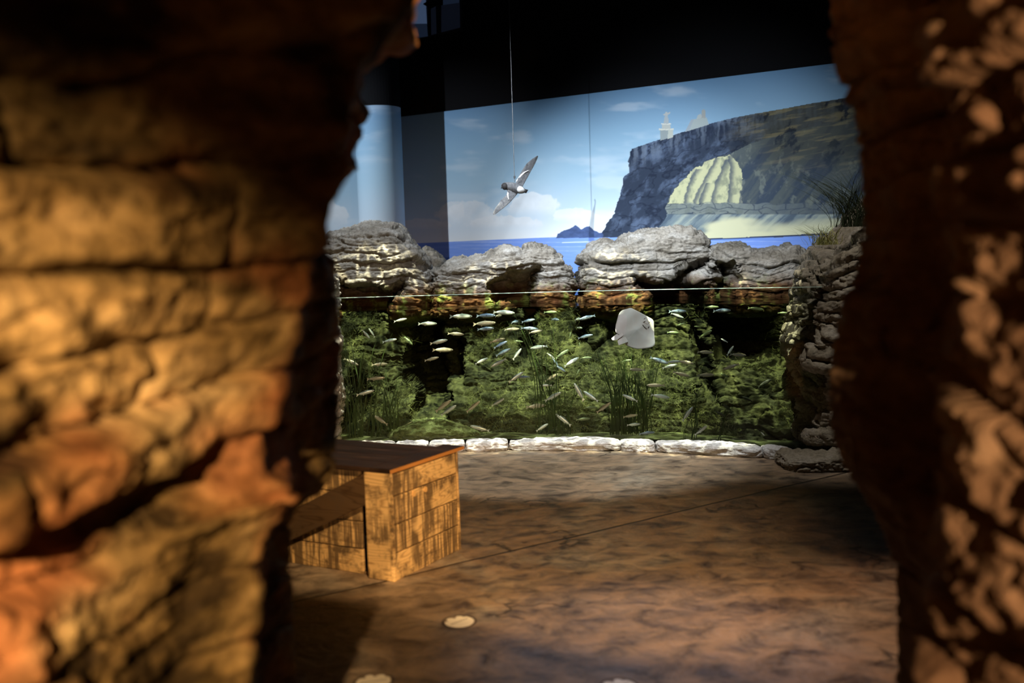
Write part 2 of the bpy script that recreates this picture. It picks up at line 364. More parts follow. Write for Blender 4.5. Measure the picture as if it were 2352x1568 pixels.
def paint(P):
    x, y = proj(P); z = P[..., 2]
    x = x + 1.6 * vn(x / 5, y / 5, 0 * x, 2); y0 = y
    c = sky_col(z, x, y)
    # cumulus heads
    for cx, cy, w, h, s in ((1075, 505, 75, 48, 1), (1225, 480, 65, 42, 2), (1320, 500, 60, 22, 3), (1150, 515, 90, 22, 4), (1040, 490, 30, 30, 8), (760, 500, 42, 44, 5), (975, 520, 60, 20, 6)):
        r = ((x - cx) / w) ** 2 + ((y - cy) / h) ** 2
        n_ = fbm(x / 18, y / 18, 0 * x, 70 + s, 4)
        m = sstep(1.0, .75, r + .55 * n_) * sstep(cy + h * .6, cy - h * .2, y)
        c = ov(c, m * .65, srgb(232, 234, 236) * (1 + .1 * n_[..., None]))
    sea_y = 1.645
    sea = z < sea_y
    d = np.clip((sea_y - z) / .5, 0, 1)
    wv = fbm(x / 90, y / 4, 0 * x, 80, 4)
    sc = ov(np.zeros_like(c) + srgb(110, 146, 224), .5 + .5 * wv, srgb(140, 168, 236)); sc = ov(sc, d * .35, srgb(80, 125, 215))
    sc = ov(sc, sstep(.45, .6, fbm(x / 160, y / 2.2, 0 * x, 81, 2)) * .35, srgb(190, 205, 240))
    c = np.where(sea[..., None], sc, c)
    # streak of foam
    c = ov(c, sea * sstep(1.2, .3, np.abs(y - (557 - (x - 1290) * .031))) * (x > 1290) * (x < 1480) * .8, srgb(220, 228, 245))
    isl = inpoly(x, y, [(1276, 547), (1282, 536), (1296, 529), (1310, 524), (1322, 517), (1334, 527), (1346, 520), (1354, 519), (1364, 528), (1378, 535), (1400, 530), (1400, 545)])
    c = np.where(isl[..., None], srgb(70, 88, 130) * (1 + .35 * fbm(x / 8, y / 6, 0 * x, 90, 3)[..., None]), c)
    A = [(1450, 342), (1480, 332), (1513, 321), (1545, 311), (1575, 301), (1619, 287), (1650, 279), (1686, 270), (1740, 260), (1798, 250), (1860, 238), (1941, 225), (2050, 205), (2300, 160),
         (2300, 545), (1385, 545), (1385, 532), (1391, 517), (1402, 503), (1410, 492), (1416, 470), (1424, 451), (1428, 430), (1431, 420), (1432, 405), (1445, 397), (1443, 370), (1447, 350)]
    n1 = fbm(x / 26 + y / 60, y / 30, 0 * x, 100, 5, .6); rid = 1 - np.abs(fbm(x / 30 + y / 50, y / 22, 0 * x, 110, 4)) * 4
    ca = np.zeros_like(c) + srgb(46, 56, 74); ca = ov(ca, sstep(-.1, .5, n1), srgb(84, 98, 122)); ca = ov(ca, sstep(.55, .95, rid) * .7, srgb(24, 32, 50))
    up = sstep(60, 10, y - np.interp(x, [1450, 1619, 1798, 1941, 2300], [342, 287, 250, 225, 160]))
    vs = fbm(x / 6, y / 50, 0 * x, 120, 4)
    ca = ov(ca, up * sstep(-.1, .35, vs) * .55, srgb(110, 122, 140)); ca = ov(ca, up * sstep(.05, .4, -vs) * .6, srgb(25, 34, 55))
    rt = sstep(1640, 1780, x)
    br = np.zeros_like(c) + srgb(62, 64, 58); br = ov(br, sstep(0, .5, fbm(x / 30 + y / 12, y / 7 + x / 60, 0 * x, 125, 4)), srgb(108, 100, 72)); br = ov(br, sstep(.1, .4, -n1), srgb(24, 28, 32))
    ca = ov(ca, rt * .85, br)
    c = np.where(inpoly(x, y, A)[..., None], ca, c)
    B = [(1532, 466), (1538, 450), (1545, 439), (1556, 425), (1569, 413), (1583, 396), (1598, 383), (1618, 370), (1639, 363), (1677, 353), (1721, 331), (1765, 316), (1809, 304), (1880, 288), (1956, 272), (2300, 220),
         (2300, 560), (1600, 560), (1513, 530), (1513, 521), (1528, 504), (1533, 489), (1528, 480)]
    fold = x + .5 * (y - 400) + 10 * vn(x / 40, y / 40, 0 * x, 130)
    fw = np.abs(((fold / 27.) % 1) - .5) * 2
    n2 = fbm(x / 14, y / 22, 0 * x, 140, 5, .6)
    cb = np.zeros_like(c) + srgb(84, 92, 94)
    cb = ov(cb, sstep(.25, .8, fbm((x + .75 * y) / 16, (y - .3 * x) / 90, 0 * x, 141, 4) + .45), srgb(60, 72, 88))
    cb = ov(cb, sstep(.1, .5, n2) * .5, srgb(132, 138, 128))
    cb = ov(cb, sstep(1700, 1800, x) * sstep(430, 330, y) * .75, br)
    lit = inpoly(x + 9 * n2, y + 5 * n2, [(1532, 468), (1545, 439), (1569, 413), (1598, 383), (1639, 363), (1677, 355), (1692, 372), (1703, 400), (1709, 425), (1700, 450), (1702, 466)])
    cl = ov(np.zeros_like(c) + srgb(196, 196, 156), sstep(-.1, .4, n2), srgb(148, 152, 128))
    for fl0 in ([(1600, 388), (1588, 408), (1579, 430), (1572, 458)], [(1644, 362), (1625, 400), (1606, 432), (1592, 462)], [(1668, 366), (1652, 402), (1642, 425), (1634, 460)], [(1672, 358), (1678, 385), (1676, 420), (1673, 460)], [(1704, 378), (1709, 405), (1706, 430), (1698, 460)], [(1622, 420), (1612, 445), (1606, 462)]):
        fx = np.interp(y, [q[1] for q in fl0], [q[0] for q in fl0]); dd = x - fx + 3 * n2; on = (y > fl0[0][1]) * 1.
        cl = ov(cl, on * np.where(dd < 0, sstep(-3, 0, dd), sstep(16, 0, dd)) * .85, srgb(74, 84, 100))
    cb = ov(cb, lit * 1., cl)
    yb = y; y = y + 5 * vn(x / 22, yb / 40, 0 * x, 6); band = (y > 466) & (y < 492)
    bl = np.abs(((x / 37. + 1.1 * vn(x / 40, y / 14, 0 * x, 5) + hsh(np.floor((y - 466) / 13), 3 + 0 * x) * 3) % 1) - .5) * 2
    bb = np.zeros_like(c) + srgb(140, 148, 142); bb = ov(bb, sstep(.85, .98, bl), srgb(60, 68, 84)); bb = ov(bb, sstep(.75, 1, np.abs((((y - 466) / 13) % 1) - .5) * 2), srgb(66, 76, 92))
    bb = ov(bb, sstep(1680, 1800, x) * .6, srgb(70, 82, 98))
    cb = np.where(band[..., None], ov(bb, .35 + .5 * sstep(0, .5, n2), cb), cb); y = yb
    lo = sstep(490, 494, y)
    st = fbm((x + 1.1 * y) / 14, (y - .2 * x) / 80, 0 * x, 150, 4)
    cs = np.zeros_like(c) + srgb(118, 132, 138); cs = ov(cs, sstep(-.1, .4, st), srgb(160, 168, 158)); cs = ov(cs, sstep(.1, .4, -st), srgb(84, 98, 112))
    cb = ov(cb, lo, cs)
    beach = sstep(-14, 10, y - np.interp(x, [1500, 1600, 1660, 1700, 1800, 1900, 2300], [560, 538, 512, 508, 522, 518, 500]) + 14 * vn(x / 40, y / 14, 0 * x, 151))
    cb = ov(cb, beach, srgb(214, 212, 176))
    shore = y < np.interp(x, [1500, 1560, 1620, 1700, 1883, 2300], [528, 541, 548, 545, 536, 515])
    c = np.where((inpoly(x, y, B) & shore)[..., None], cb, c)
    c = ov(c, (inpoly(x, y, B) & ~shore) * sstep(5, 1, y - np.interp(x, [1500, 1560, 1620, 1700, 1883, 2300], [528, 541, 548, 545, 536, 515])), srgb(50, 60, 90))
    c = np.where((inpoly(x, y, B) & ~shore & (y > np.interp(x, [1500, 1560, 1620, 1700, 1883, 2300], [533, 546, 552, 549, 540, 519])))[..., None], sc, c)
    x, _ = proj(P)
    for poly, k in (([(1516, 323), (1516, 298), (1546, 298), (1546, 314)], (140, 150, 152)), ([(1513, 299), (1513, 295), (1547, 295), (1547, 299)], (200, 200, 190)),
                    ([(1534, 319), (1534, 298), (1546, 298), (1546, 315)], (176, 180, 172)),
                    ([(1520, 296), (1521, 285), (1539, 285), (1540, 296)], (172, 176, 172)), ([(1518, 286), (1519, 283), (1541, 283), (1541, 286)], (205, 205, 195)),
                    ([(1524, 284), (1527, 264), (1534, 264), (1536, 284)], (160, 168, 172)), ([(1527, 265), (1528, 257), (1532, 257), (1533, 265)], (175, 178, 176)), ([(1523, 262), (1534, 259), (1540, 257), (1540, 260), (1533, 264), (1524, 265)], (170, 174, 174)),
                    ([(1573, 303), (1588, 274), (1623, 270), (1628, 286)], (158, 168, 168)), ([(1573, 303), (1588, 274), (1594, 274), (1583, 300)], (150, 160, 168)),
                    ([(1600, 273), (1602, 265), (1610, 261), (1613, 271)], (165, 172, 172)), ([(1611, 271), (1612, 254), (1616, 250), (1620, 254), (1621, 271)], (150, 154, 152))):
        c = np.where(inpoly(x, y0, poly)[..., None], srgb(*k), c)
    return c
# the mural: fine paint grid where it is seen
xs = np.concatenate([np.linspace(WX0 + .02, -2.1, 20)[:-1], np.linspace(-2.1, 3.3, 1050), np.linspace(3.3, WX1 - .02, 25)[1:]]); zs = np.concatenate([np.linspace(.4, 1.25, 12)[:-1], np.linspace(1.25, zt, 420)])
XX, ZZ = np.meshgrid(xs, zs, indexing='ij'); P = np.stack([XX, wy(XX), ZZ], -1)
mur = raw('mural', P, gridq(len(xs), len(zs)), M['paint'], col=paint(P))
sm = mur.modifiers.new('s', 'SOLIDIFY'); sm.thickness = .012; sm.offset = -1
tag(mur, 'painted seascape backdrop of blue sky, cliffs, beach and sea on the back wall', 'mural')

# round column painted like the sky
pc = at(868, 400, 9.95); nu, nv = 72, 160; th = np.linspace(0, 2 * np.pi, nu, endpoint=False); zz = np.linspace(.3, zt, nv)
T, Z = np.meshgrid(th, zz, indexing='ij'); PR = .232; pcx, pcy = pc[0] - .0, 10.12
P = np.stack([pcx + PR * np.cos(T), pcy + PR * np.sin(T), Z], -1)
px_, py_ = proj(P)
colm = tag(raw('column', P, gridq(nu, nv, True), M['paint'], col=sky_col(Z, px_, py_)), 'round column painted pale sky blue, left of the seascape backdrop', 'column')
b = MB(); ring = [(pcx + PR * math.cos(q * math.tau / 48), pcy + PR * math.sin(q * math.tau / 48)) for q in range(48)]
b.add([(x, y, zt + .001) for x, y in ring] + [(x, y, 5) for x, y in ring], [(q, (q + 1) % 48, 48 + (q + 1) % 48, 48 + q) for q in range(48)] + [tuple(range(48))[::-1]])
b.build('black_upper_section', M['black'], colm, smooth=False)

# dim window high in the black wall
n = N('dim_blue_glow'); n.p.inputs['Emission Color'].default_value = (.2, .32, .6, 1); n.p.inputs['Emission Strength'].default_value = .16; M['win'] = n.out((.02, .03, .05), .3, .5)
n = N('dark_pane'); n.p.inputs['Emission Color'].default_value = (.12, .2, .4, 1); n.p.inputs['Emission Strength'].default_value = .05; M['win2'] = n.out((.01, .015, .03), .2, .5)
n = N('faint_pane'); n.p.inputs['Emission Color'].default_value = (.12, .16, .3, 1); n.p.inputs['Emission Strength'].default_value = .022; M['win3'] = n.out((.01, .012, .02), .2, .5)
def wall_quad(b, pts, dy=-.02, th=.02):
    V = []
    for d in (dy - th, dy):
        for (px, py) in pts:
            q = at(px, py, 10.4); s = wy(0) / (q[1] + .575 * q[0]); q = np.array([q[0] * s, q[1] * s, CAMZ + (q[2] - CAMZ) * s])
            V.append((q[0], q[1] + d, q[2]))
    k = len(pts); b.add(V, [tuple(range(k)), tuple(range(2 * k - 1, k - 1, -1))] + [(i, i + k, (i + 1) % k + k, (i + 1) % k) for i in range(k)])
b = MB(); wall_quad(b, [(905, 100), (905, -30), (1062, -50), (1062, 70)], 0, .01); wf = tag(b.build('window_1', plain('window_frame', (.012, .012, .016), .5)), 'dim window high on the black wall', kind='structure')
b = MB(); wall_quad(b, [(914, 57), (914, -20), (977, -28), (981, 56)], -.012); b.build('pane', M['win'], wf)
b = MB(); wall_quad(b, [(914, 95), (914, 57), (981, 56), (983, 84)], -.012); b.build('pane', M['win2'], wf)
b = MB(); wall_quad(b, [(991, 81), (989, 15), (1001, 12), (1003, 78)], -.012); b.build('pane', M['win3'], wf)
b = MB(); wall_quad(b, [(1014, 75), (1014, 14), (1056, 8), (1057, 64)], -.012); b.build('pane', M['win3'], wf)
b = MB(); wall_quad(b, [(1018, 13), (1018, -30), (1055, -36), (1055, 7)], -.012); b.build('pane', M['win2'], wf)
b = MB(); wall_quad(b, [(973, 12), (990, 22), (1010, 12), (990, 2)], -.03, .03); wall_quad(b, [(985, 84), (984, 15), (990, 15), (991, 82)], -.03, .04); b.build('mullion', M['black'], wf)

# ------------------------------------------------------------------ foreground cave walls
def cave_wall(name, rows, nz, z0, z1, dens, mat, label, seed, amp, trace, side, Yo, h=.17, bw=.55, edge=1.85):
    """rows(z): plan points of the wall; dens: samples per segment; trace: outline of its far edge; side +1: wall lies left of the opening"""
    zs = np.linspace(z0, z1, nz); shift = np.zeros(nz)
    for it in range(3):
        cols = []
        for j, z in enumerate(zs):
            pts = np.array(rows(z), float)
            w = np.exp(-((pts[:, 1] - Yo) / .45) ** 2); pts[:, 0] += shift[j] * w
            cols.append(np.concatenate([np.stack([np.linspace(a[0], b[0], n_, endpoint=False), np.linspace(a[1], b[1], n_, endpoint=False)], 1) for a, b, n_ in zip(pts[:-1], pts[1:], dens)]))
        G = np.zeros((len(cols[0]), nz, 3)); G[..., :2] = np.array(cols).transpose(1, 0, 2); G[..., 2] = zs[None]
        nu = len(G)
        for q in range(2):
            pad = np.pad(G, ((5, 5), (0, 0), (0, 0)), 'edge'); G = sum(pad[i:i + nu] for i in range(11)) / 11
        Nn = normals(G)
        d = strata(G, h, bw, amp, seed, .75, .014, 1.0, 9)
        d = d + .07 * fbm(G[..., 0] * 2.4, G[..., 1] * 2.4, G[..., 2] * 4, seed + 77, 4) + .03 * fbm(G[..., 0] * 9, G[..., 1] * 9, G[..., 2] * 16, seed + 78, 3)
        d = d * (1 - .6 * sstep(edge - .3, edge, G[..., 1]) * (np.abs(G[..., 0]) < 1.1))
        P = G + Nn * d[..., None]
        if it == 2: break
        x, y = proj(P); ok = (P[..., 1] > Yo - .75) & (P[..., 1] < Yo + .5)
        xx = np.where(ok, x * side, -1e9); i_ = xx.argmax(0); ex = x[i_, np.arange(nz)]; ey = y[i_, np.arange(nz)]
        want = np.interp(ey, [t[0] for t in trace], [t[1] for t in trace])
        dx = (want - ex) * Yo / F; dx = np.clip(np.convolve(np.pad(dx, 3, 'edge'), np.ones(7) / 7, 'valid'), -.12, .12); shift = shift + dx
    return tag(raw(name, P, gridq(nu, nz), mat), label, kind='structure')
def tr(tab, Y):          # pixel trace (y -> x) at depth Y  ->  function z -> X
    q = np.array([at(x, y, Y) for y, x in tab]); o = np.argsort(q[:, 2])
    return lambda z: float(np.interp(z, q[o, 2], q[o, 0]))
LITE = [(-60, 925), (0, 912), (60, 885), (100, 868), (150, 830), (220, 812), (260, 800), (330, 795), (400, 762), (440, 738), (500, 712), (560, 712), (620, 710), (680, 702), (760, 674), (830, 642), (900, 630), (960, 612), (1020, 604), (1080, 606), (1110, 645), (1145, 668), (1180, 612), (1250, 592), (1350, 588), (1450, 572), (1568, 560), (1700, 560)]
OUTR = [(-60, 990), (0, 962), (50, 933), (100, 880), (150, 850), (200, 836), (300, 838), (330, 815), (395, 800), (430, 770), (470, 732), (500, 728), (520, 745), (560, 760), (620, 772), (700, 775), (740, 780), (800, 782), (900, 778), (960, 778), (1010, 772), (1080, 768), (1110, 758), (1150, 700), (1170, 674), (1200, 668), (1300, 668), (1568, 682), (1700, 684)]
fc = tr(LITE, 1.9); fo = tr(OUTR, 2.6)
def rowsL(z):
    c = fc(z) + .014; o = fo(z) - .03
    return [(-2.6, -.6), (-1.5, .5), (-.98, 1.0), (-.72, 1.35), (c - .1, 1.78), (c, 1.9), (c - .02, 1.97), (.4 * c + .6 * o - .06, 2.3), (o, 2.6), (o - .15, 2.72), (o - 1.0, 2.9), (-3.6, 3.0)]
cave_wall('wall_left', rowsL, 620, 0, 3.4, [8, 20, 110, 150, 40, 20, 60, 60, 20, 20, 8], M['sandstone_left'], 'orange-lit layered rock wall filling the left foreground', 11, .055, OUTR, 1, 2.6, .15, 1.1)
RED = [(-60, 1903), (0, 1905), (100, 1910), (150, 1915), (200, 1935), (240, 1955), (300, 1970), (380, 1978), (530, 1985), (590, 1975), (640, 1962), (700, 1932), (800, 1912), (900, 1903), (960, 1905), (1020, 1918), (1080, 1945), (1120, 1975), (1200, 2020), (1300, 2060), (1568, 2062), (1700, 2062)]
fr_ = tr(RED, 2.5)
def rowsR(z):
    o = fr_(z) + .035
    return [(3.6, 3.0), (o + .8, 2.85), (o + .12, 2.62), (o, 2.5), (o + .02, 2.3), (.98, 2.2), (.96, 2.02), (.80, 1.77), (.83, 1.55), (.87, 1.3), (1.0, .4), (1.6, -.4), (2.6, -1.2)]
cave_wall('wall_right', rowsR, 560, 0, 3.4, [8, 12, 20, 50, 60, 50, 50, 80, 40, 20, 8, 8], M['sandstone'], 'mostly dark layered rock wall at the right edge', 23, .045, RED, -1, 2.5, .14, .3, 2.2)
# low rock sill added below the view to cast the floor shadow
nu, nv = 160, 80; U, V_ = np.meshgrid(np.linspace(0, 1, nu), np.linspace(0, 1, nv), indexing='ij')
sx = -1.3 + 1.75 * U; ang = V_ * np.pi; top = np.interp(U, [0, .2, .45, .7, .85, 1], [.8, .82, .72, .62, .4, .0])
P = np.stack([sx, 1.05 - .28 * np.cos(ang), top * np.sin(ang) ** .6], -1); Nn = normals(P); d = strata(P, .13, .3, .025, 5)
tag(raw('shade_block_1', P - Nn * 0 + Nn * d[..., None] * -1, gridq(nu, nv), M['sandstone']), 'unseen low rock sill added to shade the near floor', kind='structure')

# unseen rock lintel added above the view: blocks the warm lamp standing on it
nu, nv = 200, 80; U, V_ = np.meshgrid(np.linspace(0, 1, nu), np.linspace(0, 2 * np.pi, nv), indexing='ij')
lx = -1.6 + 3.6 * U; ey = np.interp(lx, [-2, .02, .13, .29, 1.2, 2.5], [2.06, 2.06, 2.015, 1.905, 1.62, 1.4])
P = np.stack([lx, ey - .45 + .45 * np.sign(np.cos(V_)) * np.abs(np.cos(V_)) ** .2, 2.13 + (.08 + .26 * sstep(-.085, -.05, -lx) * (np.sin(V_) > 0)) * np.sign(np.sin(V_)) * np.abs(np.sin(V_)) ** .2], -1)
tag(raw('shade_block_2', P, gridq(nu, nv), M['sandstone']), 'unseen rock lintel added to block the warm lamp', kind='structure')

# ------------------------------------------------------------------ rocks
def rock(name, xl, xr, ztop, y0, y1, z0, mat, label, cat='rock', seed=0, h=.06, bw=.18, amp=.03, ex=.4, nu=420, nv=260, group=None, dep=None, fine=.012, tilt=0, groove=.8, yfn=None, trace=None, side=-1):
    def even(lo, hi, n_, end):          # even spacing along the boxy outline
        a_ = np.linspace(lo, hi, 4001); s2 = lambda v: np.sign(v) * np.abs(v) ** ex
        q_ = np.stack([s2(np.cos(a_)), s2(np.sin(a_))], 1); L_ = np.concatenate([[0], np.cumsum(np.linalg.norm(np.diff(q_, axis=0), axis=1))])
        return np.interp(np.linspace(0, L_[-1], n_, endpoint=end), L_, a_)
    th = even(0, 2 * np.pi, nu, False); ph = even(-np.pi / 2, np.pi / 2, nv, True)
    T, PH = np.meshgrid(th, ph, indexing='ij')
    se = lambda v, e: np.sign(v) * np.abs(v) ** e
    a = se(np.cos(PH), ex) * se(np.cos(T), ex); b_ = se(np.cos(PH), ex) * se(np.sin(T), ex); c = se(np.sin(PH), ex)
    zg = (c + 1) / 2
    zmax = ztop if not callable(ztop) else None
    zm = np.max([ztop(v) for v in np.linspace(-5, 5, 200)]) if callable(ztop) else ztop
    Zg = z0 + zg * (zm - z0)
    XL = np.vectorize(xl)(Zg) if callable(xl) else xl; XR = np.vectorize(xr)(Zg) if callable(xr) else xr
    sh = np.zeros(nv)
    for it in range(4 if trace else 1):
        X = XL + (XR - XL) * (a + 1) / 2 + sh[None] * ((1 + side * a) / 2)
        if callable(ztop):
            xi = np.linspace(-5, 5, 2000); zi = np.array([ztop(v) for v in xi]); Z = z0 + zg * (np.interp(X, xi, zi) - z0)
        else: Z = Zg
        Y = y0 + (y1 - y0) * (b_ + 1) / 2
        if yfn is not None: Y = Y + yfn(X)
        if dep is not None: Y = Y + dep(X, Z) * (1 - (b_ + 1) / 2)
        P = np.stack([X, Y, Z], -1); Nn = normals(P, True)
        Q = P.copy(); Q[..., 2] += tilt * X
        d = strata(Q, h, bw, amp, seed, 1., fine, groove)
        P = P + Nn * (d + 1.1 * amp * fbm(X * 4, Y * 4, Z * 6, seed + 90, 4))[..., None]
        if trace and it < 3:
            x, y = proj(P); xx = x * side; i_ = xx.argmax(0); ar = np.arange(nv)
            dx = (np.interp(y[i_, ar], [t[0] for t in trace], [t[1] for t in trace]) - x[i_, ar]) * P[i_, ar, 1] / F
            sh = sh + np.clip(np.convolve(np.pad(dx, 3, 'edge'), np.ones(7) / 7, 'valid'), -.15, .15)
    o = raw(name, P, gridq(nu, nv, True), mat)
    return tag(o, label, cat, group)
def topf(tab, Y):
    q = np.array([at(x, y, Y) for x, y in tab])
    return lambda X: float(np.interp(X, q[:, 0], q[:, 2]))
BD = 8.75
def wx(px, Y=BD): return float(at(px, 600, Y)[0])
# recess under the boulders (front face moves back as Z drops)
def hollow(c, w, zt_, dd):
    return lambda X, Z: dd * sstep(w, w * .6, np.abs(X - c + .13 * vn(Z * 9, X * 2, 0 * X, 8))) * sstep(zt_ + .05, zt_ - .03, Z + .09 * vn(X * 5, Z * 3, 0 * X, 7) + .06 * np.cos((X - c) / w * 2.))
G1 = 'boulders along the top of the tank'
rock('boulder', wx(735), wx(992), topf([(700, 545), (755, 534), (770, 531), (815, 524), (850, 514), (905, 516), (925, 530), (950, 560), (975, 590), (990, 625), (1000, 640)], BD), 8.35, 9.45, .9, M['grey_rock'],
     'tall pale layered boulder above the tank, below the painted column', 'boulder', 31, .075, .3, .036, group=G1, dep=hollow(wx(850), .3, 1.27, .5))
rock('boulder', wx(988), wx(1318), topf([(985, 612), (1010, 606), (1060, 597), (1100, 588), (1135, 578), (1160, 571), (1200, 574), (1215, 563), (1240, 562), (1270, 572), (1285, 585), (1300, 600), (1320, 604)], BD), 8.38, 9.3, .9, M['grey_rock'],
     'long low layered boulder above the tank, between the two tallest boulders', 'boulder', 37, .062, .22, .034, group=G1, dep=hollow(wx(1190), .22, 1.3, .45))
rock('boulder', wx(1328), wx(1628), topf([(1325, 585), (1350, 572), (1385, 560), (1420, 556), (1435, 548), (1450, 540), (1480, 530), (1500, 523), (1575, 522), (1600, 530), (1625, 545), (1632, 570)], 8.6), 8.2, 9.2, .9, M['grey_rock'],
     'largest craggy boulder above the tank with green algae at its foot', 'boulder', 41, .066, .25, .040, group=G1, dep=hollow(wx(1540, 8.5), .28, 1.26, .4))
rock('boulder', wx(1618, 8.4), wx(1850, 8.3), topf([(1610, 560), (1650, 562), (1690, 563), (1720, 578), (1760, 578), (1790, 572), (1800, 564), (1825, 565), (1845, 568), (1870, 580)], 8.3), 7.95, 8.9, .9, M['grey_rock'],
     'low smooth boulder above the tank, next to the tall rock pillar', 'boulder', 47, .075, .3, .032, group=G1, dep=hollow(wx(1640, 8.3), .12, 1.3, .5))
rock('boulder', wx(960, 9.5), wx(1030, 9.5), topf([(955, 575), (975, 563), (1000, 575), (1020, 600)], 9.5), 9.45, 9.9, .9, M['pillar_rock'], 'small dark brown boulder in the shade behind the tallest left boulder', 'boulder', 51, .06, .2, .02, nu=120, nv=80, group=G1)

# tall rock pillar right of the tank
PL = [(480, 1965), (520, 1925), (545, 1880), (575, 1850), (600, 1832), (660, 1817), (700, 1810), (740, 1798), (780, 1789), (815, 1795), (840, 1815), (880, 1822), (930, 1818), (980, 1811), (1020, 1806), (1040, 1799), (1058, 1800), (1075, 1812), (1110, 1830)]
pl = tr(PL, 6.62)
rock('rock_pillar', lambda z: pl(z) + .03, lambda z: 3.3, topf([(1790, 585), (1845, 578), (1880, 548), (1925, 524), (1960, 500), (2050, 440), (2200, 400)], 6.62), 6.5, 7.6, 0., M['pillar_rock'],
     'tall grey-brown stacked rock pillar at the right end of the tank', 'rock pillar', 61, .085, .16, .045, .35, 640, 460, trace=[(400, 2050)] + PL + [(1200, 1840)], side=-1)
rock('rock', float(floor_at(1800, 1075)[0]), 2.75, .1, 6.28, 6.8, -.02, M['pillar_rock'], 'low flat rock ledge at the foot of the rock pillar', 'rock', 63, .05, .25, .03, .5, 300, 60)
PLL = [(400, 770), (600, 776), (700, 784), (720, 778), (740, 778), (780, 790), (830, 783), (890, 792), (910, 795), (940, 790), (1000, 784), (1050, 784)]
pll = tr(PLL, 7.35)
rock('rock_pillar', -2.7, lambda z: pll(z) - .03, 1.32, 7.15, 8.0, 0., M['pale_rock'], 'pale pinkish rock edge at the left end of the tank', 'rock pillar', 67, .09, .2, .03, .35, 420, 300, trace=PLL, side=1)

# ------------------------------------------------------------------ tank
GXY = np.array([(-2.3, 7.62), (-1.4, 7.62), (-.71, 7.58), (0, 7.53), (.53, 7.45), (1.1, 7.27), (1.5, 7.08), (1.9, 6.85), (2.5, 6.45)])
from_x = lambda X: np.interp(X, GXY[:, 0], GXY[:, 1])
gx = np.linspace(-2.2, 2.45, 120); gy = from_x(gx)
for q in range(6): gy = np.convolve(np.pad(gy, 4, 'edge'), np.ones(9) / 9, 'valid')
gyf = lambda X: np.interp(X, gx, gy)
GT = 1.18; WL = 1.068
def strip(name, z0, z1, t, mat, parent=None, nz=2):
    ring = [(0, z0), (0, z1), (t, z1), (t, z0)]
    P = np.array([[[x, y + dy, z] for dy, z in ring + ring[:1]] for x, y in zip(gx, gy)])
    return raw(name, P, gridq(len(gx), 5), mat, parent, smooth=False)
gl = tag(strip('tank_glass', .05, GT - .004, .03, M['glass']), 'clear curved glass front of the fish tank', 'glass')
strip('glass_edge', GT - .004, GT, .03, M['glass_edge'], gl)
# underwater rock face
def by(X): return np.interp(X, [-2.6, -.7, .5, 1.1, 1.9, 2.8], [8.55, 8.5, 8.42, 8.3, 7.95, 7.4])
nu, nv = 900, 260
XX, ZZ = np.meshgrid(np.linspace(-2.5, 2.8, nu), np.linspace(.0, 1.02, nv), indexing='ij')
def dent(c, w, z0_, z1_, dd): return dd * sstep(w, w * .65, np.abs(XX - c + .06 * vn(ZZ * 6, XX, XX * 0, 4))) * sstep(z0_ - .06, z0_ + .06, ZZ) * sstep(z1_ + .1, z1_ - .02, ZZ)
YY = (gyf(XX) + .34) + (by(XX) - gyf(XX) - .34) * np.clip((ZZ - .02) / .85, 0, 1) ** .9 - .16 * fbm(XX * 2.2, 0 * XX, ZZ * 2.2, 200, 3)
YY = YY + dent(wx(985), .17, .2, 1.3, .9) + dent(wx(1025), .2, .42, .75, .7) + dent(wx(1215), .08, .6, 1.3, .5) + dent(wx(1580), .08, .3, 1.3, .4) + dent(wx(1700, 8.3), .3, .55, 1.3, .7) + dent(wx(1340), .1, .7, 1.3, .5) + dent(wx(830), .1, .1, .5, .4)
P = np.stack([XX, YY, ZZ], -1); Nn = normals(P); Nn = Nn * np.sign(-Nn[..., 1:2] + 1e-9)
P = P + Nn * (strata(P, .085, .35, .03, 71, 1.4, .014, 1.1) + .05 * fbm(XX * 4, YY * 4, ZZ * 5, 74, 3) + .012 * fbm(XX * 12, YY * 12, ZZ * 22, 72, 4))[..., None]
UW = P
tag(raw('rock', P, gridq(nu, nv), M['algae_rock']), 'dark algae-covered rock face inside the tank, under the boulders', 'rock')
# threads of algae on the rock
def strands(name, pts, nrm, lmin, lmax, w, mat, curl=1.2, seg=5, rs=1):
    r = np.random.default_rng(rs); n = len(pts); P0 = pts.copy(); dirn = nrm * .5 + r.normal(size=(n, 3)) * .8; dirn /= np.linalg.norm(dirn, axis=1, keepdims=True)
    L_ = r.uniform(lmin, lmax, n)[:, None] / seg; wv = np.cross(dirn, r.normal(size=(n, 3))); wv /= np.linalg.norm(wv, axis=1, keepdims=True); wv[:, 1] *= .3
    Vs = []; cur = P0
    turn = r.normal(size=(n, 3)) * curl
    for s in range(seg + 1):
        ww = w * (1 - s / (seg + .5)); Vs.append(cur - wv * ww); Vs.append(cur + wv * ww)
        dirn = dirn + np.cross(dirn, turn) * .35 + r.normal(size=(n, 3)) * .12; dirn /= np.linalg.norm(dirn, axis=1, keepdims=True)
        dirn[:, 1] = np.minimum(dirn[:, 1], .15)
        cur = cur + dirn * L_
    V = np.stack(Vs, 1); k = V.shape[1]; base = (np.arange(n) * k)[:, None, None]
    q = np.array([[2 * s, 2 * s + 1, 2 * s + 3, 2 * s + 2] for s in range(seg)])[None]
    return raw(name, V.reshape(-1, 3), (base + q).reshape(-1, 4), mat)
fi = rng.integers(0, nu * nv, 62000); cl = fbm(UW[..., 0].ravel()[fi] * 4, UW[..., 2].ravel()[fi] * 4, fi * 0., 300, 3)
fi = fi[cl > -.12]
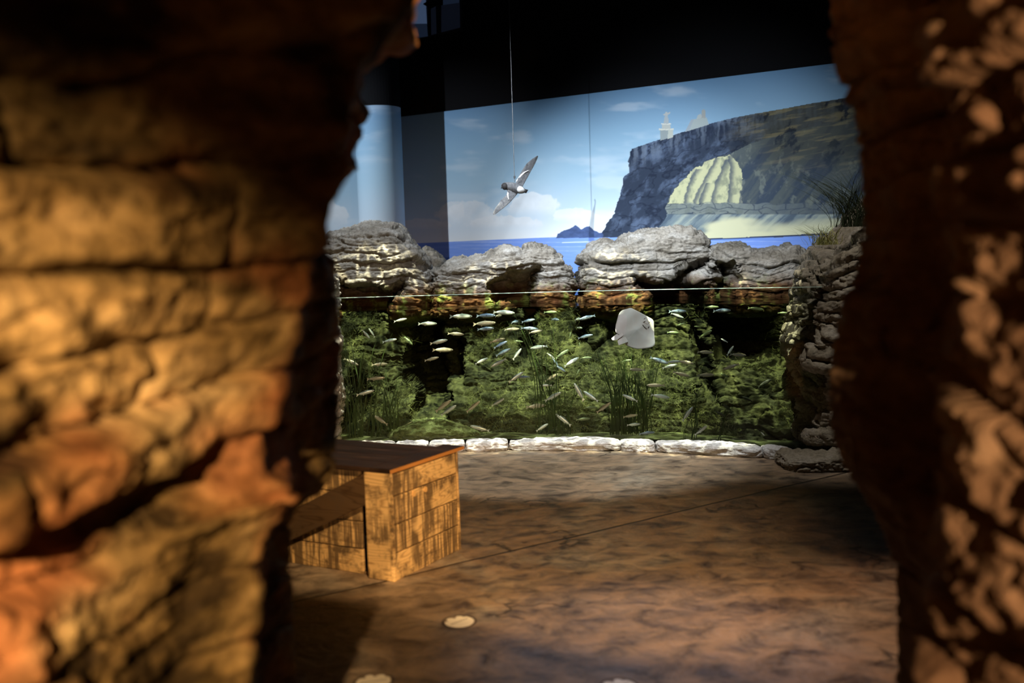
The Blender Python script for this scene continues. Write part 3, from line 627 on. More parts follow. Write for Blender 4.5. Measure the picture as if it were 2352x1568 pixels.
tag(strands('algae', UW.reshape(-1, 3)[fi], Nn.reshape(-1, 3)[fi], .04, .15, .0013, M['algae'], 2.0), 'fine green thread algae covering the underwater rock face', 'algae', kind='stuff')
# tank floor
nu2, nv2 = 260, 70; U, V_ = np.meshgrid(np.linspace(-2.3, 2.5, nu2), np.linspace(0, 1, nv2), indexing='ij')
TY = gyf(U) + .04 + V_ * (by(U) + .3 - gyf(U)); TZ = .06 + .05 * fbm(U * 3, TY * 3, 0 * U, 210, 3) * V_ - .01 * V_
P = np.stack([U, TY, TZ], -1)
tag(raw('tank_bed', P, gridq(nu2, nv2), M['gravel']), 'greenish gravel bed at the bottom of the tank', 'gravel bed', kind='stuff')
mx_ = at(985, 990, 7.85)
rock('rock', mx_[0] - .33, mx_[0] + .42, lambda X: .075 + .085 * max(0, 1 - ((X - mx_[0] - .02) / .4) ** 2), 7.62, 8.25, .02, M['gravel'], 'low rounded green mound on the tank bed near the wooden crate', 'rock', 73, .05, .4, .008, .8, 200, 80)
# water
wu = np.linspace(-2.2, 2.45, 160); wvv = np.linspace(0, 1, 50); U, V_ = np.meshgrid(wu, wvv, indexing='ij')
WY = gyf(U) + .031 + V_ * (by(U) + .9 - gyf(U))
P = np.stack([U, WY, WL + .006 * fbm(U * 4, WY * 3, 0 * U, 220, 3) * 1.2], -1)
tag(raw('water', P, gridq(160, 50), M['water']), 'clear water surface inside the tank', 'water', kind='stuff')

# kerb stones
ks = [(770, 905), (905, 985), (985, 1068), (1068, 1168), (1168, 1426), (1426, 1506), (1506, 1747), (1747, 1812)]
kl = ['pale kerb stone mostly hidden behind the wooden crate top', 'second pale kerb stone peeking over the crate top', 'pale kerb stone peeking over the back corner of the crate', 'short pale kerb stone just right of the crate', 'long pale kerb stone below the middle of the tank', 'shortest pale kerb stone, between the two longest ones',
      'longest pale kerb stone, right of the middle of the tank', 'grey kerb stone beside the foot of the rock pillar']
for k, ((a_, b_), lb) in enumerate(zip(ks, kl)):
    xa = float(at(a_ + 1, 1030, np.interp(a_, [700, 1300, 1800], [7.45, 7.4, 6.85]))[0]); xb = float(at(b_ - 1, 1030, np.interp(b_, [700, 1300, 1800], [7.45, 7.4, 6.85]))[0])
    rock('kerb_stone', xa, xb, lambda X: .075, -.16, .02, -.01, M['kerb'], lb, 'kerb stone', 80 + k, .09, .4, .007, .4, 160, 60, groove=.3, group='kerb stones along the foot of the tank', yfn=lambda X: gyf(X), fine=.006)

# ------------------------------------------------------------------ wooden crate
n = N('scorched_pine')
tc = n.new('TexCoord'); mp = n.new('Mapping'); mp.inputs['Scale'].default_value = (1, 1, 7); n.l(tc.outputs['Object'], mp.inputs[0])
oi = n.new('ObjectInfo'); ad = n.new('VectorMath', operation='MULTIPLY_ADD'); n.l(oi.outputs['Random'], ad.inputs[0]); ad.inputs[1].default_value = (9, 5, 17); n.l(mp.outputs[0], ad.inputs[2])
g1 = n.new('TexNoise', i_Scale=1.6, i_Detail=2, i_Distortion=.4); n.l(ad.outputs[0], g1.inputs[0])
rg = n.math('FRACT', n.math('MULTIPLY', g1.outputs[0], 13)); grain = n.ramp(rg, [(0, (.55, .5, .45)), (.2, (1, 1, 1)), (.85, (.92, .9, .88)), (1, (.55, .5, .45))])
mp2 = n.new('Mapping'); mp2.inputs['Scale'].default_value = (42, 42, 2.2); n.l(tc.outputs['Object'], mp2.inputs[0])
s1 = n.new('TexNoise', i_Scale=1.5, i_Detail=3, i_Roughness=.6); n.l(mp2.outputs[0], s1.inputs[0])
blot = n.new('TexNoise', i_Scale=7, i_Detail=8, i_Roughness=.75)
bl2 = n.new('TexNoise', i_Scale=3.5, i_Detail=2); ad2 = n.new('VectorMath', operation='MULTIPLY_ADD'); n.l(oi.outputs['Random'], ad2.inputs[0]); ad2.inputs[1].default_value = (31, 15, 7); n.l(tc.outputs['Object'], ad2.inputs[2]); n.l(ad2.outputs[0], bl2.inputs[0]); n.l(ad2.outputs[0], blot.inputs[0])
def pine(n_, base, lo):
    hatch = n.ramp(s1.outputs[0], [(.42, (0, 0, 0)), (.52, (1, 1, 1))])
    area = n.ramp(bl2.outputs[0], [(.44, (0, 0, 0)), (.52, (1, 1, 1))])
    spots = n.ramp(blot.outputs[0], [(lo, (0, 0, 0)), (lo + .12, (1, 1, 1))])
    f = n.math('MAXIMUM', n.math('MULTIPLY', n.math('MULTIPLY', hatch, area), .85), n.math('MULTIPLY', spots, .9))
    return n.mix(f, n.mix(1., base, grain, 'MULTIPLY'), (.085, .055, .032))
col = pine(n, (.80, .54, .24), .49)
M['pine'] = n.out(col, .5, .35, n.bump(grain, .2, .003))
md = M['pine'].copy(); md.name = 'scorched_pine_dark'; M['pine_dark'] = md
for nd in md.node_tree.nodes:
    if nd.bl_idname == 'ShaderNodeMix' and abs(nd.inputs[6].default_value[0] - .80) < .01: nd.inputs[6].default_value = (.10, .06, .03, 1)
n = N('dark_stained_top')
tc = n.new('TexCoord'); mp = n.new('Mapping'); mp.inputs['Scale'].default_value = (1.5, 14, 1); n.l(tc.outputs['Object'], mp.inputs[0])
g1 = n.new('TexNoise', i_Scale=3, i_Detail=5); n.l(mp.outputs[0], g1.inputs[0])
M['darkwood'] = n.out(n.ramp(g1.outputs[0], [(.35, (.02, .011, .007)), (.6, (.05, .028, .018)), (.72, (.12, .07, .04))]), .5, .3, n.bump(g1.outputs[0], .3, .003))
M['orangewood'] = plain('raw_orange_edge', (.50, .22, .06), .5)
M['plug'] = plain('wood_plug', (.70, .42, .16), .5)
A0 = floor_at(907, 1337); A1 = floor_at(1070, 1262); A2 = floor_at(670, 1305)
ed = (A1 - A0)[:2]; EW = float(np.linalg.norm(ed)); ex_ = ed / EW
ang = math.atan2(-(A2 - A0)[1], -(A2 - A0)[0])       # crate +x: from far left end to the near corner
ang = .5 * (ang + math.atan2(-ex_[0], ex_[1])) if 1 else ang
CL = 1.35; CW = EW; CH = .508
cr = empty('crate', (A0[0], A0[1], 0), ang)   # local: x<0 along the long side, y>0 towards the back, near corner at origin
tag(cr, 'scorched pine crate seat with dark top and diagonal brace, standing on the floor', 'crate')
def board(name, c, s, mat=M['pine'], bevel=.003, parent=cr):
    b = MB(); b.box(c, s); return b.build(name, mat, parent, bevel=bevel)
RC = .04                                        # recess of the long side planks
TK = .02
# dark top boards
nb_ = 4
for k in range(nb_):
    w_ = (CW - .01) / nb_; board('top_board', (-CL / 2 - .06, .004 + w_ * (k + .5), CH - TK / 2), (CL - .125, w_ - .002, TK), M['darkwood'])
board('end_board', (-.062, CW / 2 + .03, CH - TK / 2), (.118, CW + .054, TK), M['darkwood'])
board('edge_strip', (-.0015, CW / 2 + .03, CH - TK / 2 - .0005), (.005, CW + .056, TK - .004), M['orangewood'], 0)
# end panel: four planks inside a thin frame
zz_ = CH - TK
hs = [.102, .130, .128, .128]
board('frame_strip', (-.012, .008, zz_ / 2), (.024, .016, zz_), bevel=.002); board('frame_strip', (-.012, CW - .006, zz_ / 2), (.024, .012, zz_), bevel=.002)
z_ = zz_ - .004
for k, hh in enumerate(hs):
    board('end_plank', (-.016, CW / 2 + .002, z_ - hh / 2), (.024, CW - .032, hh - .005), bevel=.004); z_ -= hh
for q, zq in ((.235, .362), (.405, .362)):
    b = MB(); b.tube([(-.01, CW * (q + .08), zq), (-.0005, CW * (q + .08), zq)], .0135, 20); b.build('plug', M['plug'], cr)
# corner post on the long side, other posts
for x0 in (-.075, -CL + .075):
    board('corner_post', (x0 - .005, .011, zz_ / 2), (.134, .022, zz_ - .002))
z_ = zz_ - .004
for k, hh in enumerate([.11, .13, .128, .118]):
    board('side_plank', (-CL / 2 - .092, RC + .011, z_ - hh / 2), (CL - .226, .022, hh - .005)); z_ -= hh  # stops short of the post: gap put in for a dark shadow strip
board('bottom_rail', (-CL / 2 - .079, RC + .012, .006), (CL - .2, .02, .012))
# brace from the top right corner falling to the left
b = MB(); s_ = .47; x1_ = -.145; x0_ = -CL + .14; th_ = .145
pts = [(x1_, zz_ - .005), (x1_, zz_ - .005 - th_), (x1_ - (zz_ - .005 - th_) / s_, .0), (x1_ - (zz_ - .02) / s_, .0)]
b.prism(pts, .003, .022); b.build('brace', M['pine_dark'], cr, bevel=.002)
# back and far end
for k in range(4): board('back_plank', (-CL / 2, CW - .014, .012 + .122 * k + .06), (CL - .03, .02, .119))
for k in range(4): board('far_end_plank', (-CL + .014, CW / 2, .012 + .122 * k + .06), (.02, CW - .06, .119))

# ------------------------------------------------------------------ floor stickers: pale footprints in a ring
M['sticker'] = plain('cream_sticker', (.9, .84, .70), .5); M['ring'] = plain('dark_ring', (.05, .035, .025), .6)
def sticker(px, py, rot, lab):
    c = floor_at(px, py); r = empty('floor_sticker', (c[0], c[1], 0.001), rot); tag(r, lab, 'sticker', 'footprint stickers on the floor')
    n_ = 48; out = []
    for k in range(n_):
        a = k * math.tau / n_; rr = .058
        for nc, nw, nd in ((1.9, .28, .028), (2.75, .2, .02), (1.1, .16, .012)):
            dd = abs((a - nc + math.pi) % math.tau - math.pi)
            if dd < nw: rr -= nd * (1 - dd / nw)
        out.append((rr * math.cos(a), 1.05 * rr * math.sin(a)))
    b = MB(); b.add([(x, y, .0) for x, y in out] + [(x, y, .0015) for x, y in out], [tuple(range(n_, 2 * n_))] + [(k, (k + 1) % n_, n_ + (k + 1) % n_, n_ + k) for k in range(n_)])
    b.build('print', M['sticker'], r)
    b = MB(); V = []
    for k in range(n_):
        a = k * math.tau / n_; c_, s_ = math.cos(a), math.sin(a); V += [(.064 * c_, .068 * s_, .001), (.069 * c_, .073 * s_, .001)]
    b.add(V, [(2 * k, 2 * k + 1, 2 * ((k + 1) % n_) + 1, 2 * ((k + 1) % n_)) for k in range(n_)]); b.build('ring', M['ring'], r)
    b = MB(); b.box((0, .0, .0018), (.09, .003, .0006), Matrix.Rotation(.6, 4, 'Z')); b.build('crease', M['ring'], r)
sticker(1055, 1428, .2, 'cream footprint sticker on the lit floor in front of the crate')
sticker(858, 1566, -.3, 'dim footprint sticker in the dark shadow on the floor')
sticker(1422, 1578, .1, 'footprint sticker cut off by the lower picture edge')

# ------------------------------------------------------------------ bird on a wire
bw_ = plain('grey_feathers', (.20, .20, .20), .7); bwm = N('grey_feathers_fine')
M['feather'] = bwm.out(bwm.ramp(bwm.noise(60, 5, .6), [(.3, (.06, .06, .065)), (.7, (.15, .15, .155))]), .75, .2, bwm.bump(bwm.noise(90, 3), .3, .003))
M['dark_feather'] = plain('dark_feathers', (.02, .018, .018), .7); M['white_feather'] = plain('white_feathers', (.6, .6, .6), .7)
BY = 8.3
def bp(px, py, dy=0.): return np.array(at(px, py, BY + dy))
bc = bp(1185, 436)
bird = empty('bird', tuple(bc)); tag(bird, 'grey and white model seabird hanging in flight before the painted sky', 'bird')
def loft(name, cs, rs, mat, parent, n=14, flat=1.):
    cs = [np.array(c) - bc for c in cs]; b = MB(); b.tube(cs, rs, n); o = b.build(name, mat, parent, smooth=True)
    sb = o.modifiers.new('s', 'SUBSURF'); sb.levels = sb.render_levels = 1; return o
loft('body', [bp(1151, 427, -.02), bp(1156, 426, -.02), bp(1164, 427, -.02), bp(1173, 429, -.01), bp(1184, 431), bp(1193, 435), bp(1201, 438, .01), bp(1208, 439, .02)],
     [.012, .026, .033, .040, .043, .038, .026, .012], M['feather'], bird)
loft('head', [bp(1152, 428, -.03), bp(1156, 427, -.03), bp(1161, 428.5, -.03), bp(1166, 430, -.025)], [.014, .030, .032, .022], M['dark_feather'], bird)
loft('beak', [bp(1155, 429, -.04), bp(1152, 431, -.045), bp(1150.5, 433.5, -.045)], [.012, .008, .003], M['dark_feather'], bird, 8)
def wing(name, lead, trail, back, white):
    n_ = len(lead); ns = 26; t = np.linspace(0, 1, ns); ti = np.linspace(0, 1, n_)
    Lx, Ly = [np.interp(t, ti, [p[q] for p in lead]) for q in (0, 1)]; Tx, Ty = [np.interp(t, ti, [p[q] for p in trail]) for q in (0, 1)]
    m = 10; P = np.zeros((ns, 2 * m, 3))
    for i in range(ns):
        for j in range(2 * m):
            s = j / (m - 1) if j < m else (2 * m - 1 - j) / (m - 1); side = -1 if j < m else 1
            x = Lx[i] + (Tx[i] - Lx[i]) * s; y = Ly[i] + (Ty[i] - Ly[i]) * s
            P[i, j] = bp(x, y, back * t[i] + .02 * s + .03 * math.sin(t[i] * 3) + side * (.010 * (1 - t[i] * .8) * math.sin(math.pi * s ** .6) + .0015)) - bc
    P2 = np.concatenate([P, P[:, :1]], 1)
    w = raw(name, P2, [gridq(ns, 2 * m + 1), np.array([[k for k in range(2 * m)]]), np.array([[(ns - 1) * (2 * m + 1) + k for k in range(2 * m)][::-1]])], M['feather'], bird)
    b = MB(); V = []
    for (x, y, hw) in white:
        V.append(white[0] and (x, y, hw))
    pts = [bp(x, y, 0) - bc for x, y, _ in white]
    # wing bar laid just above the surface
    rows = []
    for (x, y, hw) in white:
        # chord fraction search for depth
        dd = np.hypot(Lx + (Tx - Lx) * .4 - x, Ly + (Ty - Ly) * .4 - y); i = int(dd.argmin())
        dep = back * t[i] + .01 + .03 * math.sin(t[i] * 3) - .016
        rows.append([bp(x - hw, y - hw * .4, dep) - bc, bp(x + hw, y + hw * .4, dep) - bc, bp(x + hw, y + hw * .4, dep + .006) - bc, bp(x - hw, y - hw * .4, dep + .006) - bc])
    for k in range(len(rows) - 1):
        b.add(rows[k] + rows[k + 1], [(0, 1, 5, 4), (1, 2, 6, 5), (2, 3, 7, 6), (3, 0, 4, 7)])
    b.build('white_bar', M['white_feather'], w)
    return w
wing('wing', [(1180, 430), (1185, 419), (1190, 408), (1198, 393), (1210, 375), (1222, 365), (1233, 358), (1235.5, 357.5)], [(1198, 436), (1202, 425), (1206, 418), (1213, 405), (1220, 392), (1228, 378), (1234, 365), (1236, 359)], .30,
     [(1185, 417, .5), (1190, 410, 1.3), (1197, 402, 1.6), (1205, 395, 1.4), (1214, 391, .4)])
wing('wing', [(1172, 426), (1166, 436), (1163, 448), (1152, 458), (1143, 470), (1136, 480), (1132, 490), (1132.5, 493)], [(1192, 438), (1187, 447), (1180, 455), (1172, 464), (1160, 475), (1148, 484), (1138, 492), (1134, 493)], -.30,
     [(1170, 432, .4), (1167.5, 440, 1.4), (1166, 447, 1.6), (1167, 453, 1.2), (1169, 458, .3)])
b = MB(); b.add([tuple(bp(*q) - bc) for q in ((1196, 432, .0), (1203, 433, .0), (1213.5, 436, .02), (1209, 443.5, .02), (1196, 441, .0), (1196, 432, .012), (1203, 433, .012), (1213.5, 436, .03), (1209, 443.5, .03), (1196, 441, .012))],
      [(0, 1, 2, 3, 4), (9, 8, 7, 6, 5), (0, 5, 6, 1), (1, 6, 7, 2), (2, 7, 8, 3), (3, 8, 9, 4), (4, 9, 5, 0)]); b.build('tail', M['dark_feather'], bird)
loft('rump', [bp(1187, 432, -.03), bp(1192, 434, -.03), bp(1198, 436, -.02), bp(1204, 438, -.005)], [.012, .030, .026, .014], M['white_feather'], bird)
top_ = np.array([at(1182, 419, BY)[0], BY, 4.99]); wb = at(1182, 418, BY)
b = MB(); b.tube([tuple(wb), tuple(wb + (0, 0, .045)), tuple(top_)], .0028, 6); b.tube([tuple(wb + (0, 0, .03)), tuple(wb + (0, 0, .05))], .008, 8)
tag(b.build('suspension_wire', M['wire']), 'thin dark wire holding up the model seabird', 'wire')

# ------------------------------------------------------------------ fish
def fm(name, back, side, belly, metal=.35, rough=.3):
    n = N(name); tc = n.new('TexCoord'); sp = n.new('SeparateXYZ'); n.l(tc.outputs['Object'], sp.inputs[0])
    zz = n.math('ADD', n.math('MULTIPLY', sp.outputs[2], 4.), .5)
    c = n.ramp(zz, [(.1, belly), (.45, side), (.62, side), (.78, back)]); return n.out(c, rough, .5, n.bump(n.noise(60, 2), .2, .002), metal)
FM = {'s': fm('silver_fish', (.2, .24, .23), (.58, .62, .58), (.75, .77, .74)), 'b': fm('blue_fish', (.07, .11, .19), (.27, .34, .44), (.5, .54, .58)),
      't': fm('tan_fish', (.2, .17, .11), (.48, .44, .33), (.64, .6, .49)), 'g': fm('green_fish', (.10, .14, .06), (.22, .28, .15), (.32, .38, .24)),
      'd': fm('dark_fish', (.015, .02, .01), (.03, .035, .02), (.06, .07, .04), .0, .6)}
M['eye'] = plain('fish_eye', (.01, .01, .012), .2, .5); M['spot'] = plain('fish_spot', (.012, .015, .03), .5)
def fish_proto(key):
    ns, m = 18, 12; V = []
    xs_ = np.linspace(-.42, .5, ns)
    for x in xs_:
        u = (x + .42) / .92
        hgt = .125 * (math.sin(math.pi * min(1, u ** .8 * 1.0)) ** .62) * (1 - .35 * (1 - u)) + .012; hgt = hgt if 0 < u < 1 else (.014 if u <= 0 else .006)
        wd_ = hgt * .52
        zc = .006 * math.sin(u * 3)
        V += [(x, wd_ * math.cos(a), zc + hgt * math.sin(a)) for a in np.linspace(0, math.tau, m, endpoint=False)]
    b = MB(); b.add(V, [(i * m + q, i * m + (q + 1) % m, (i + 1) * m + (q + 1) % m, (i + 1) * m + q) for i in range(ns - 1) for q in range(m)] + [tuple(range(m))[::-1], tuple((ns - 1) * m + q for q in range(m))])
    body = b.build('fish', FM[key], smooth=True)
    def plate(name, pts, th_=.004, mat=FM[key]):
        q = MB(); q.prism(pts, -th_, th_); return q.build(name, mat, body)
    plate('tail_fin', [(-.40, .015), (-.56, .10), (-.52, .0), (-.57, -.10), (-.40, -.015)])
    plate('dorsal_fin', [(.12, .10), (.02, .155), (-.12, .10), (-.02, .085)])
    plate('anal_fin', [(-.08, -.085), (-.16, -.125), (-.24, -.07)])
    e = MB()
    for s in (-1, 1): e.tube([(.40, s * .028, .018), (.40, s * .044, .018)], .018, 10)
    e.build('eye', M['eye'], body)
    if key == 'b':
        e = MB(); e.tube([(.02, -.072, .02), (.02, .072, .02)], .02, 10); e.build('spot', M['spot'], body)
    return body
protos = {k: fish_proto(k) for k in FM}
Z4 = [(680, 232, 110, 1, 10, 's'), (945, 268, 160, 1, -2, 's'), (1272, 197, 195, 1, -2, 's'), (1513, 190, 165, 1, 0, 'b'), (1500, 265, 190, 1, 2, 't'), (1510, 318, 145, 1, 3, 'b'), (1690, 160, 185, 1, -5, 's'), (1635, 190, 60, 3, 0, 't'),
      (1795, 250, 65, 3, 0, 'b'), (1925, 238, 115, 1, 10, 'b'), (1765, 322, 130, 1, 0, 't'), (1935, 315, 145, 1, -5, 'b'), (1995, 345, 120, 1, 8, 't'), (2185, 228, 65, 3, 0, 'b'), (2140, 155, 110, 1, 0, 'g'), (1220, 368, 140, 1, -5, 't'),
      (1055, 443, 150, 1, 10, 's'), (1095, 523, 175, 1, -3, 't'), (985, 610, 125, 1, 12, 't'), (345, 375, 100, 1, -55, 's'), (397, 355, 90, -1, 60, 's'), (575, 432, 125, 1, 10, 's'), (757, 435, 100, 1, -45, 'g'), (200, 640, 140, 1, -25, 't'),
      (478, 663, 135, 1, 0, 't'), (443, 800, 155, 1, 3, 't'), (340, 938, 155, 1, 12, 's'), (480, 1203, 150, -1, 32, 't'), (1100, 1063, 170, 1, 35, 't'), (1150, 1108, 160, 1, 32, 's'), (1388, 1072, 150, 1, 38, 't'), (1628, 1030, 130, 1, 30, 's'),
      (1468, 630, 120, 1, 22, 's'), (1628, 650, 150, -1, -25, 's'), (1680, 545, 140, 1, 25, 'b'), (1655, 470, 125, 1, 25, 'b'), (1625, 430, 135, 1, 12, 't'), (1815, 560, 120, 1, 50, 's'), (1830, 440, 80, 1, -10, 'g'), (2020, 497, 150, -1, -8, 's'),
      (1805, 785, 150, 1, 32, 's'), (1872, 787, 110, -1, 0, 'b'), (2150, 790, 130, 1, 28, 't'), (2090, 868, 100, -1, 0, 's'), (2165, 975, 160, 1, 28, 's'), (2000, 1070, 175, 1, 2, 't'), (1445, 1285, 170, -1, 15, 's'), (2060, 1275, 120, 1, 28, 's'),
      (665, 1350, 125, 1, 22, 'g'), (850, 1330, 120, 1, 22, 'b'), (755, 1240, 90, 1, 25, 'g'), (275, 1210, 50, 1, 20, 'g')]
Z5 = [(345, 193, 135, -1, -12, 'b'), (268, 208, 60, 3, 0, 's'), (280, 285, 40, 3, 0, 's'), (195, 345, 45, 1, 70, 'g'), (335, 362, 120, 1, 12, 'b'), (278, 435, 40, 1, 80, 'g'), (125, 518, 125, 1, 30, 'g'), (210, 590, 140, 1, 28, 's'), (22, 540, 80, 1, -40, 's'),
      (62, 595, 75, 1, -55, 'b'), (108, 652, 100, 1, -35, 'b'), (340, 555, 90, 1, 0, 'g'), (265, 680, 45, 1, 60, 'g'), (1165, 137, 140, 1, -2, 'b'), (1162, 176, 105, 1, -22, 's'), (1565, 130, 140, 1, 0, 'b'), (1868, 113, 120, 1, -8, 'g'), (2108, 150, 70, 1, 0, 'g'),
      (1470, 99, 110, 1, 0, 'g'), (1190, 255, 70, 1, 15, 'g'), (1345, 275, 55, 1, -10, 'g'), (1123, 327, 90, 1, -4, 'g'), (1415, 340, 115, 1, 30, 'g'), (1580, 398, 60, -1, 30, 's'), (1415, 505, 125, 1, -5, 't'), (1637, 488, 95, 1, 50, 's'), (1710, 528, 135, 1, -7, 't'),
      (1640, 636, 130, -1, -20, 't'), (1420, 710, 150, 1, -3, 't'), (1000, 580, 150, 1, -20, 'b'), (1125, 590, 110, 1, 3, 's'), (1235, 595, 130, 1, -10, 't'), (1095, 631, 120, 1, 12, 's'), (705, 580, 75, 1, 8, 'g'), (795, 662, 130, -1, 6, 't'), (1200, 703, 135, 1, -16, 't'),
      (960, 803, 140, -1, 2, 't'), (1010, 902, 150, 1, -12, 's'), (730, 915, 130, -1, 24, 's'), (272, 857, 155, -1, 62, 's'), (377, 899, 140, -1, 35, 's'), (385, 1003, 105, 1, -3, 'g'), (500, 1000, 140, 1, 35, 't'), (740, 1078, 115, 1, 8, 't'), (315, 1107, 115, 1, 2, 'g'),
      (130, 1110, 150, -1, 38, 's'), (770, 1155, 110, 1, 3, 's'), (890, 1232, 125, 1, 4, 'b'), (1255, 1055, 140, 1, 50, 's'), (1375, 1205, 125, 1, 38, 's'), (1330, 885, 65, 1, -55, 'd'), (1605, 1000, 95, 1, -40, 'd'), (1550, 1060, 95, 1, -28, 'd'), (1785, 925, 110, 1, -28, 'd'),
      (1950, 780, 130, 1, 25, 'd'), (1930, 1240, 45, 1, -45, 's'), (1580, 710, 75, 1, -25, 'g')]
fl_ = [(760 + x / 4.237, 680 + y / 4.237, l / 4.237, d, t, k) for x, y, l, d, t, k in Z4] + [(1260 + x / 3.92, 680 + y / 3.92, l / 3.92, d, t, k) for x, y, l, d, t, k in Z5]
kind_w = {'s': 'silver', 'b': 'blue', 't': 'tan', 'g': 'pale green', 'd': 'dark'}
ordw = ['first', 'second', 'third', 'fourth', 'fifth', 'sixth', 'seventh', 'eighth', 'ninth', 'tenth', 'eleventh', 'twelfth', 'thirteenth', 'fourteenth', 'fifteenth']
colz = [(0, 868, 'nearest the left end of the tank'), (868, 990, 'under the tall left boulder'), (990, 1085, 'over the dark cleft above the crate'), (1085, 1165, 'under the low boulder, left part'), (1165, 1235, 'under the low boulder, middle'),
        (1235, 1318, 'under the low boulder, right end'), (1318, 1400, 'just left of the ray'), (1400, 1508, 'straight below the ray'), (1508, 1575, 'just right of the ray'), (1575, 1660, 'under the edge between the two right boulders'), (1660, 3000, 'nearest the rock pillar')]
labs = {}
for a_, b_, t_ in colz:
    g = sorted([i for i, f in enumerate(fl_) if a_ <= f[0] < b_], key=lambda i: fl_[i][1])
    for r_, i in enumerate(g):
        f = fl_[i]
        labs[i] = (kind_w[f[5]] + ' fish', ordw[r_] + ' from the surface', t_)
used = set()
rf = random.Random(5)
for i, (px, py, ln, d, t, k) in enumerate(fl_):
    pr = protos[k]
    if k not in used: used.add(k); o = pr; kids = None
    else:
        o = pr.copy(); C.objects.link(o)
        for ch in pr.children:
            c2 = ch.copy(); C.objects.link(c2); c2.parent = o; c2.matrix_parent_inverse = ch.matrix_parent_inverse.copy()
    X_ = (px - 1176) / F * 8; gy_ = float(gyf(X_))
    zf = at(px, py, gy_ + .2)[2]; room_ = (.34 + (float(by(X_)) - gy_ - .34) * min(1, max(0, zf - .1) / .87)) - .14
    Yd = gy_ + .08 + room_ * {'g': rf.uniform(.55, .75), 'd': .8}.get(k, rf.uniform(.1, .55))
    c = at(px, py, Yd)
    c[2] = min(c[2], WL - .03)
    Lm = ln / F * Yd * 1.1
    if d == 3: yaw = math.radians(rf.choice([62, -62])); Lm *= 1.9; s = 1
    else: yaw = math.radians(rf.uniform(-18, 18)); s = d
    m = Matrix.Translation(Vector(c)) @ Matrix.Rotation(ROLL * 0 - math.radians(t) * s, 4, 'Y') @ Matrix.Rotation(yaw + (math.pi if s < 0 else 0), 4, 'Z') @ Matrix.Diagonal((Lm, Lm, Lm, 1))
    if s < 0: pass
    o.matrix_world = m
    lb = labs[i]; tag(o, f'{lb[0]} {lb[1]} {lb[2]}', 'fish', 'small fish swimming in the tank')

# ------------------------------------------------------------------ ray
RYD = 7.5
def rp(px, py, Yd): return at(px, py, Yd)
out = [(1440, 709), (1449, 707), (1458, 711), (1470, 717), (1486, 726), (1500, 735), (1502, 750), (1503, 770), (1504, 790), (1496, 797), (1480, 800), (1465, 801), (1450, 798), (1437, 792), (1434, 784), (1428, 776), (1420, 768), (1414, 762), (1414, 748), (1417, 736), (1421, 722), (1428, 713)]
gyr = float(gyf(at(1460, 750, 7.4)[0])) + .045; rc = at(1462, 755, gyr + .03)
ray = empty('ray', tuple(rc)); tag(ray, 'white underside of a ray pressed against the glass just below the waterline', 'ray fish')
n_ = len(out); oc = np.array(out, float); cen = np.array([1462, 757.]); 
# smooth outline
fine_o = []
for i in range(n_):
    p0, p1, p2, p3 = [oc[(i + q) % n_] for q in (-1, 0, 1, 2)]
    for s in np.linspace(0, 1, 5)[:-1]:
        fine_o.append(.5 * (2 * p1 + (p2 - p0) * s + (2 * p0 - 5 * p1 + 4 * p2 - p3) * s ** 2 + (3 * p1 - p0 - 3 * p2 + p3) * s ** 3))
fo_ = np.array(fine_o); K = len(fo_); rings = 16
P = []
for side in (-1, 1):
    for r_ in range(rings + 1):
        u = r_ / rings
        uu = u if side < 0 else 1 - u
        q = cen + (fo_ - cen) * uu
        thk = (1 - uu ** 2.2) * (.009 if side < 0 else .05) + .002
        ridge = .012 * np.exp(-(((q[:, 0] - 1470) * .6 + (q[:, 1] - 748) * .8) / 10) ** 2) * (1 - uu)
        bend = .10 * ((q[:, 0] - 1462) / 45 + .2) ** 2 * 0 + .025 * np.sin((q[:, 0] + q[:, 1]) / 22.) * uu
        P.append([rp(a, b2, gyr + .03 + bb + side * (tt)) - rc for (a, b2), tt, bb in zip(q, thk + (ridge if side < 0 else 0 * ridge), bend)])
P = np.array(P)
n = N('ray_skin'); M['ray'] = n.out(n.ramp(n.noise(7, 3), [(.35, (.78, .70, .68)), (.65, (.88, .87, .88))]), .45, .3)
raw('body', P.transpose(1, 0, 2), gridq(K, P.shape[0], True), M['ray'], ray)
def rshape(name, pts, mat, dy=-.03, th=.012):
    b = MB(); V = [tuple(rp(x, y, gyr + .03 + dy + e) - rc) for e in (0, th) for x, y in pts]; k = len(pts)
    b.add(V, [tuple(range(k)), tuple(range(2 * k - 1, k - 1, -1))] + [(i, i + k, (i + 1) % k + k, (i + 1) % k) for i in range(k)]); return b.build(name, mat, ray, bevel=.002)
M['ray2'] = plain('ray_fin', (.62, .5, .44), .5)
rshape('pelvic_fin', [(1431, 765), (1438, 776), (1443, 785), (1432, 789), (1421, 793), (1418, 784), (1421, 772)], M['ray'], -.01)
rshape('pelvic_fin', [(1428, 762), (1420, 764), (1412, 770), (1404, 777), (1406, 781), (1414, 782), (1424, 776), (1432, 770)], M['ray'], -.022)
M['rmark'] = plain('ray_marks', (.12, .08, .07), .6)
rshape('nostril', [(1478, 733), (1482, 729.5), (1484, 729.5), (1480, 733)], M['rmark'], -.046, .01); rshape('nostril', [(1489, 742), (1492, 738.5), (1493, 739), (1491, 742.5)], M['rmark'], -.042, .01)
rshape('mouth', [(1477, 738), (1482, 742), (1488, 743.5), (1488, 744.5), (1482, 743.2), (1476.5, 739)], plain('pink_mouth', (.45, .3, .28), .6), -.046, .008)

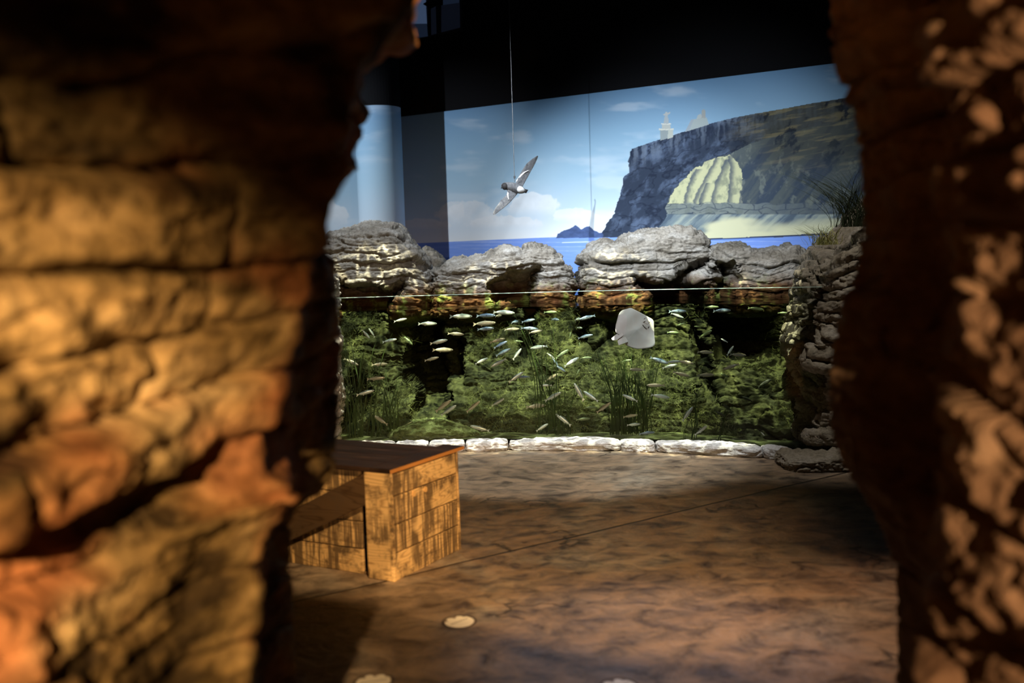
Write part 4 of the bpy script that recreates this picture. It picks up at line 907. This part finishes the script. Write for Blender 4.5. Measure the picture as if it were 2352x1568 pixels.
# ------------------------------------------------------------------ plants
def clump(name, base, n_, hmin, hmax, spread, w, mat, lab, cat, group, seed, lean=0., droop=.2, seg=9):
    r = np.random.default_rng(seed); V = []; Q = []
    for k in range(n_):
        p = np.array(base, float) + np.array([r.normal() * spread, r.normal() * spread * .5, 0]); hgt = r.uniform(hmin, hmax)
        a = r.uniform(0, 2 * np.pi); dx = math.cos(a) * droop + lean; dy = math.sin(a) * droop * .5
        ph = r.uniform(0, 6); b0 = len(V)
        for s in range(seg + 1):
            t = s / seg; c = p + np.array([dx * t ** 1.8 * hgt + .012 * math.sin(t * 7 + ph), dy * t ** 1.8 * hgt, hgt * t * (1 - .25 * abs(droop) * t)])
            ww = w * (1 - t ** 3 * .9); tw = math.cos(ph + t * 2) * .5 + .75
            V += [c + (-ww * tw, .0, 0), c + (ww * tw, ww * .4, 0)]
        Q += [[b0 + 2 * s, b0 + 2 * s + 1, b0 + 2 * s + 3, b0 + 2 * s + 2] for s in range(seg)]
    o = raw(name, np.array(V) - np.array(base), np.array(Q), mat); o.location = tuple(base)
    return tag(o, lab, cat, group)
GS = 'seagrass clumps in the tank'
for k, (px, yd, n_, h0, h1, sp_, ln_, lb) in enumerate([
    (822, 8.0, 26, .5, .95, .05, .05, 'seagrass clump closest to the left end of the tank'), (893, 8.15, 22, .3, .6, .04, .05, 'dark short seagrass clump left of the green mound'), (865, 7.95, 10, .2, .42, .03, .0, 'thin small seagrass clump between two denser clumps near the left end'),
    (1256, 8.05, 24, .6, 1.0, .035, -.08, 'tall seagrass clump reaching the waterline left of the ray'), (1290, 7.9, 16, .2, .5, .05, .1, 'short bright seagrass clump below the middle of the tank'), (1420, 8.0, 34, .35, .75, .035, .0, 'dense dark seagrass clump below the ray, left one'),
    (1445, 8.1, 34, .35, .72, .04, .0, 'dense dark seagrass clump below the ray, middle one'), (1480, 8.05, 34, .35, .7, .035, .06, 'dense seagrass clump below the ray, right one'), (1580, 7.85, 8, .2, .45, .04, .0, 'sparse seagrass clump under the two right boulders'),
    (1655, 7.7, 3, .2, .34, .03, .6, 'few leaning seagrass blades near the rock pillar')]):
    yd = float(gyf(at(px, 990, 7.7)[0])) + .1 + (yd - 7.7) * .5; p = at(px, 990, yd); clump('seagrass', (p[0], yd, .06), n_, h0, h1, sp_, .004, M['seagrass'], lb, 'seagrass', GS, 400 + k, ln_, .18)
p = at(1898, 562, 6.55); clump('grass_tuft', tuple(p), 120, .07, .19, .045, .0022, M['dry_grass'], 'small yellow-green grass tuft on top of the rock pillar', 'grass', None, 501, -.2, .9)
p = at(1968, 520, 6.6); clump('grass_tuft', tuple(p), 240, .25, .5, .07, .002, M['dark_grass'], 'tall dark spiky grass tuft against the painted cliff', 'grass', None, 502, -.25, .75)
